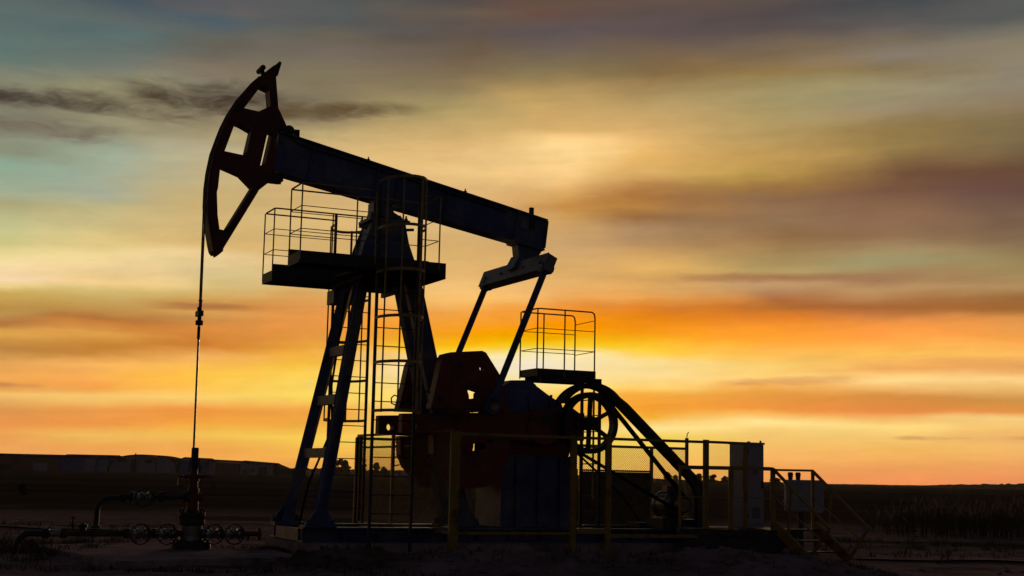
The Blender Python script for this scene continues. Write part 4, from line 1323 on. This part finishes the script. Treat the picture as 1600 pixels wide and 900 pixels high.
tree('broadleaf_tree', 'low hump of a tree between the cabinet and the transformer', 1214, 700, 6.5, 3.2, 'bush', TG)

sf = WFrame(-24.3, 72, 0)
s = thing('shrub', 'lone dark bush on the open ground at the far left', 'shrub', sf)
b = MB(sf)
for k in range(7):
    b.tube([(-24.3, 72, -0.05), (-24.3 + random.uniform(-.2, .2), 72 + random.uniform(-.2, .2), random.uniform(.3, .6))], 0.015, 5, r1=0.004)
b.build('stem', M['bark'], s)
b = MB(sf)
for k in range(26):
    z = random.uniform(.02, .48); k_ = 0.24 * math.sqrt(max(0.05, 1 - z / 0.56))
    clump_leaves(b, (-24.3 + random.uniform(-k_, k_), 72 + random.uniform(-k_, k_), z), 0.12, 26, 0.03)
b.build('foliage', M['leaf'], s)

# far treeline along the horizon
PROF = [(-500, 4), (-100, 4), (200, 4), (440, 5), (480, 9.5), (640, 8), (800, 6.5), (960, 6.5), (1060, 3.5), (1200, 2.6), (1300, 1.6), (1440, 2.2), (1500, 5), (1600, 8), (1750, 8.5), (2200, 5)]
def prof(px):
    for (a, ha), (c, hc) in zip(PROF, PROF[1:]):
        if a <= px <= c:
            return ha + (hc - ha) * (px - a) / (c - a)
    return 3
b = MB(WFrame(0, 1500, 0))
px = -480.0
while px < 2180:
    dist = 1500 + random.uniform(-40, 60)
    hgt = prof(px) * 0.674 * random.uniform(0.82, 1.12)
    x = (px - 800) * dist / 2226.0
    wd = random.uniform(3.5, 7.0)
    r = []
    for (rz, zz) in ((1.0, -0.5), (1.0, 0.45), (0.86, 0.72), (0.5, 0.93), (0.12, 1.0)):
        ring_ = []
        for k in range(9):
            a = 2 * math.pi * k / 9
            j = random.uniform(0.85, 1.12)
            ring_.append(b.bm.verts.new(b.fr((x + math.cos(a) * wd * rz * j, dist + math.sin(a) * wd * rz * j, hgt * zz * random.uniform(0.93, 1.05)))))
        r.append(ring_)
    for a_, c_ in zip(r, r[1:]):
        for k in range(9):
            b.bm.faces.new((a_[k], a_[(k + 1) % 9], c_[(k + 1) % 9], c_[k]))
    b.bm.faces.new(r[-1])
    px += random.uniform(4, 7)
tl = b.build('treeline', M['leaf'])
tl['kind'] = 'stuff'
tag(tl, 'low dark line of trees along the horizon', 'trees')

# ------------------------------------------------------------------ reeds, weeds, clods
b = MB(WFrame(13.5, 41, 0)); bp_ = MB(WFrame(13.5, 41, 0))
for i in range(1500):
    y = random.uniform(38.5, 43.5)
    x = 10.5 + (random.random() ** 0.8) * 9.5 + random.gauss(0, 0.15)
    z0 = height(x, y)
    dens = noise.noise(Vector((x * 1.4, y * 0.8, 4.4)))
    if dens < -0.28 and random.random() < 0.75:
        continue
    h = (0.70 + 0.25 * noise.noise(Vector((x * 0.9, y * 0.9, 1.1))) + random.uniform(-0.14, 0.20)) * (0.6 + 0.4 * sstep(10.4, 11.6, x))
    lx, ly = random.gauss(0, 0.10), random.gauss(0, 0.08)
    w_ = random.uniform(0.006, 0.012)
    a = random.uniform(0, math.pi)
    dx, dy = math.cos(a) * w_, math.sin(a) * w_
    p0, p1, p2 = Vector((x, y, z0 - 0.02)), Vector((x + lx * 0.4, y + ly * 0.4, z0 + h * 0.6)), Vector((x + lx, y + ly, z0 + h))
    d = Vector((dx, dy, 0))
    vs = [b.bm.verts.new(b.fr(p)) for p in (p0 - d, p0 + d, p1 + d, p1 - d, p2)]
    b.bm.faces.new(vs[:4]); b.bm.faces.new((vs[3], vs[2], vs[4]))
    for _ in range(2):
        a = random.uniform(0, 6.28); L = random.uniform(0.18, 0.35)
        q0 = p0 + (p1 - p0) * random.uniform(0.3, 0.95)
        q1 = q0 + Vector((math.cos(a) * L * 0.7, math.sin(a) * L * 0.7, L * random.uniform(0.2, 0.8)))
        vs = [b.bm.verts.new(b.fr(p)) for p in (q0, q0 + Vector((0, 0, 0.02)), q1)]
        b.bm.faces.new(vs)
    if random.random() < 0.40:
        for k in range(2):
            a = random.uniform(0, math.pi)
            e = Vector((math.cos(a), math.sin(a), 0)) * random.uniform(0.016, 0.034)
            up = Vector((lx * 0.6, ly * 0.6, random.uniform(0.12, 0.22)))
            vs = [bp_.bm.verts.new(bp_.fr(p)) for p in (p2 - up * 0.2, p2 + up * 0.35 + e, p2 + up, p2 + up * 0.3 - e)]
            bp_.bm.faces.new(vs)
o = b.build('reeds', M['grass']); o['kind'] = 'stuff'; tag(o, 'bed of tall dry reeds at the right edge', 'reeds')
o = bp_.build('reed_plumes', M['plume']); o['kind'] = 'stuff'; tag(o, 'pale feathery plumes topping the reeds at the right', 'plumes')

b = MB(WFrame(0, 24, 0))
def tuft(x, y, n, h):
    z = height(x, y)
    for _ in range(n):
        a = random.uniform(0, 6.28); l = random.uniform(0.3, 1.0) * h
        bx_, by_ = x + random.gauss(0, 0.06), y + random.gauss(0, 0.06)
        e = Vector((-math.sin(a), math.cos(a), 0)) * random.uniform(0.004, 0.009)
        p0 = Vector((bx_, by_, z - 0.01)); p1 = p0 + Vector((math.cos(a) * l * 0.25, math.sin(a) * l * 0.25, l * 0.6)); p2 = p0 + Vector((math.cos(a) * l * 0.7, math.sin(a) * l * 0.7, l))
        vs = [b.bm.verts.new(b.fr(p)) for p in (p0 - e, p0 + e, p1 + e, p1 - e, p2)]
        b.bm.faces.new(vs[:4]); b.bm.faces.new((vs[3], vs[2], vs[4]))
for _ in range(260):
    tuft(random.uniform(-9.5, -6.9), random.uniform(21.5, 27.5), 10, 0.16)
for _ in range(120):
    tuft(random.gauss(-3.9, 0.5), random.gauss(25.3, 0.35), 12, 0.15)
for _ in range(110):
    tuft(random.uniform(-8, -1), random.gauss(20.5, 0.2), 8, 0.11)
for _ in range(150):
    x = random.uniform(-2.5, 6)
    tuft(x, 22.4 + 0.2 * x + random.gauss(0, 0.5), 8, 0.13)
for _ in range(160):
    tuft(random.uniform(6.5, 14), random.uniform(26, 36), 9, 0.16)
for _ in range(120):
    tuft(random.uniform(-16, -7), random.uniform(28, 36), 9, 0.16)
o = b.build('weeds', M['grass']); o['kind'] = 'stuff'; tag(o, 'sparse weeds and grass tufts on the bare soil', 'weeds')

b = MB(WFrame(1.5, 22.6, 0))
def clod(x, y, r):
    z = height(x, y)
    c = Vector((x, y, z + r * 0.25))
    bmm = bmesh.ops.create_icosphere(b.bm, subdivisions=2, radius=r, matrix=Matrix.Translation(b.fr(c)))
    sd_ = random.uniform(0, 99)
    cc = b.fr(c)
    for v in bmm['verts']:
        d = v.co - cc
        k = 1 + 0.5 * noise.noise(Vector((d.x / r * 0.9 + sd_, d.y / r * 0.9, d.z / r * 0.9)))
        v.co = cc + Vector((d.x * k * 1.2, d.y * k, d.z * k * 0.7))
for _ in range(330):
    x = random.uniform(-3.6, 6.2)
    clod(x, 22.2 + 0.2 * x + random.gauss(0, 0.75), random.choice((0.02, 0.025, 0.03, 0.04, 0.05, 0.07)) * random.uniform(0.7, 1.3))
for _ in range(90):
    clod(random.uniform(4, 13), random.uniform(22, 30), random.uniform(0.015, 0.04))
o = b.build('soil_clods', M['soil']); o['kind'] = 'stuff'; tag(o, 'clods and stones strewn along the spoil bank', 'clods')

# ------------------------------------------------------------------ evening haze over the fields
bm = bmesh.new()
bmesh.ops.create_cube(bm, size=1.0)
hm = bpy.data.meshes.new('haze')
bm.to_mesh(hm); bm.free()
hz = bpy.data.materials.new('haze_air')
hz.use_nodes = True
hz.node_tree.nodes.clear()
ho = hz.node_tree.nodes.new('ShaderNodeOutputMaterial')
pv = hz.node_tree.nodes.new('ShaderNodeVolumePrincipled')
pv.inputs['Color'].default_value = (0.95, 0.84, 0.80, 1)
pv.inputs['Density'].default_value = 0.00002
pv.inputs['Anisotropy'].default_value = 0.6
hz.node_tree.links.new(pv.outputs[0], ho.inputs['Volume'])
hm.materials.append(hz)
haze = bpy.data.objects.new('haze', hm)
haze.scale = (6200, 6200, 20)
haze.location = (0, 0, 9)
COL.objects.link(haze)
haze['kind'] = 'stuff'
tag(haze, 'thin warm evening haze over the fields', 'haze')
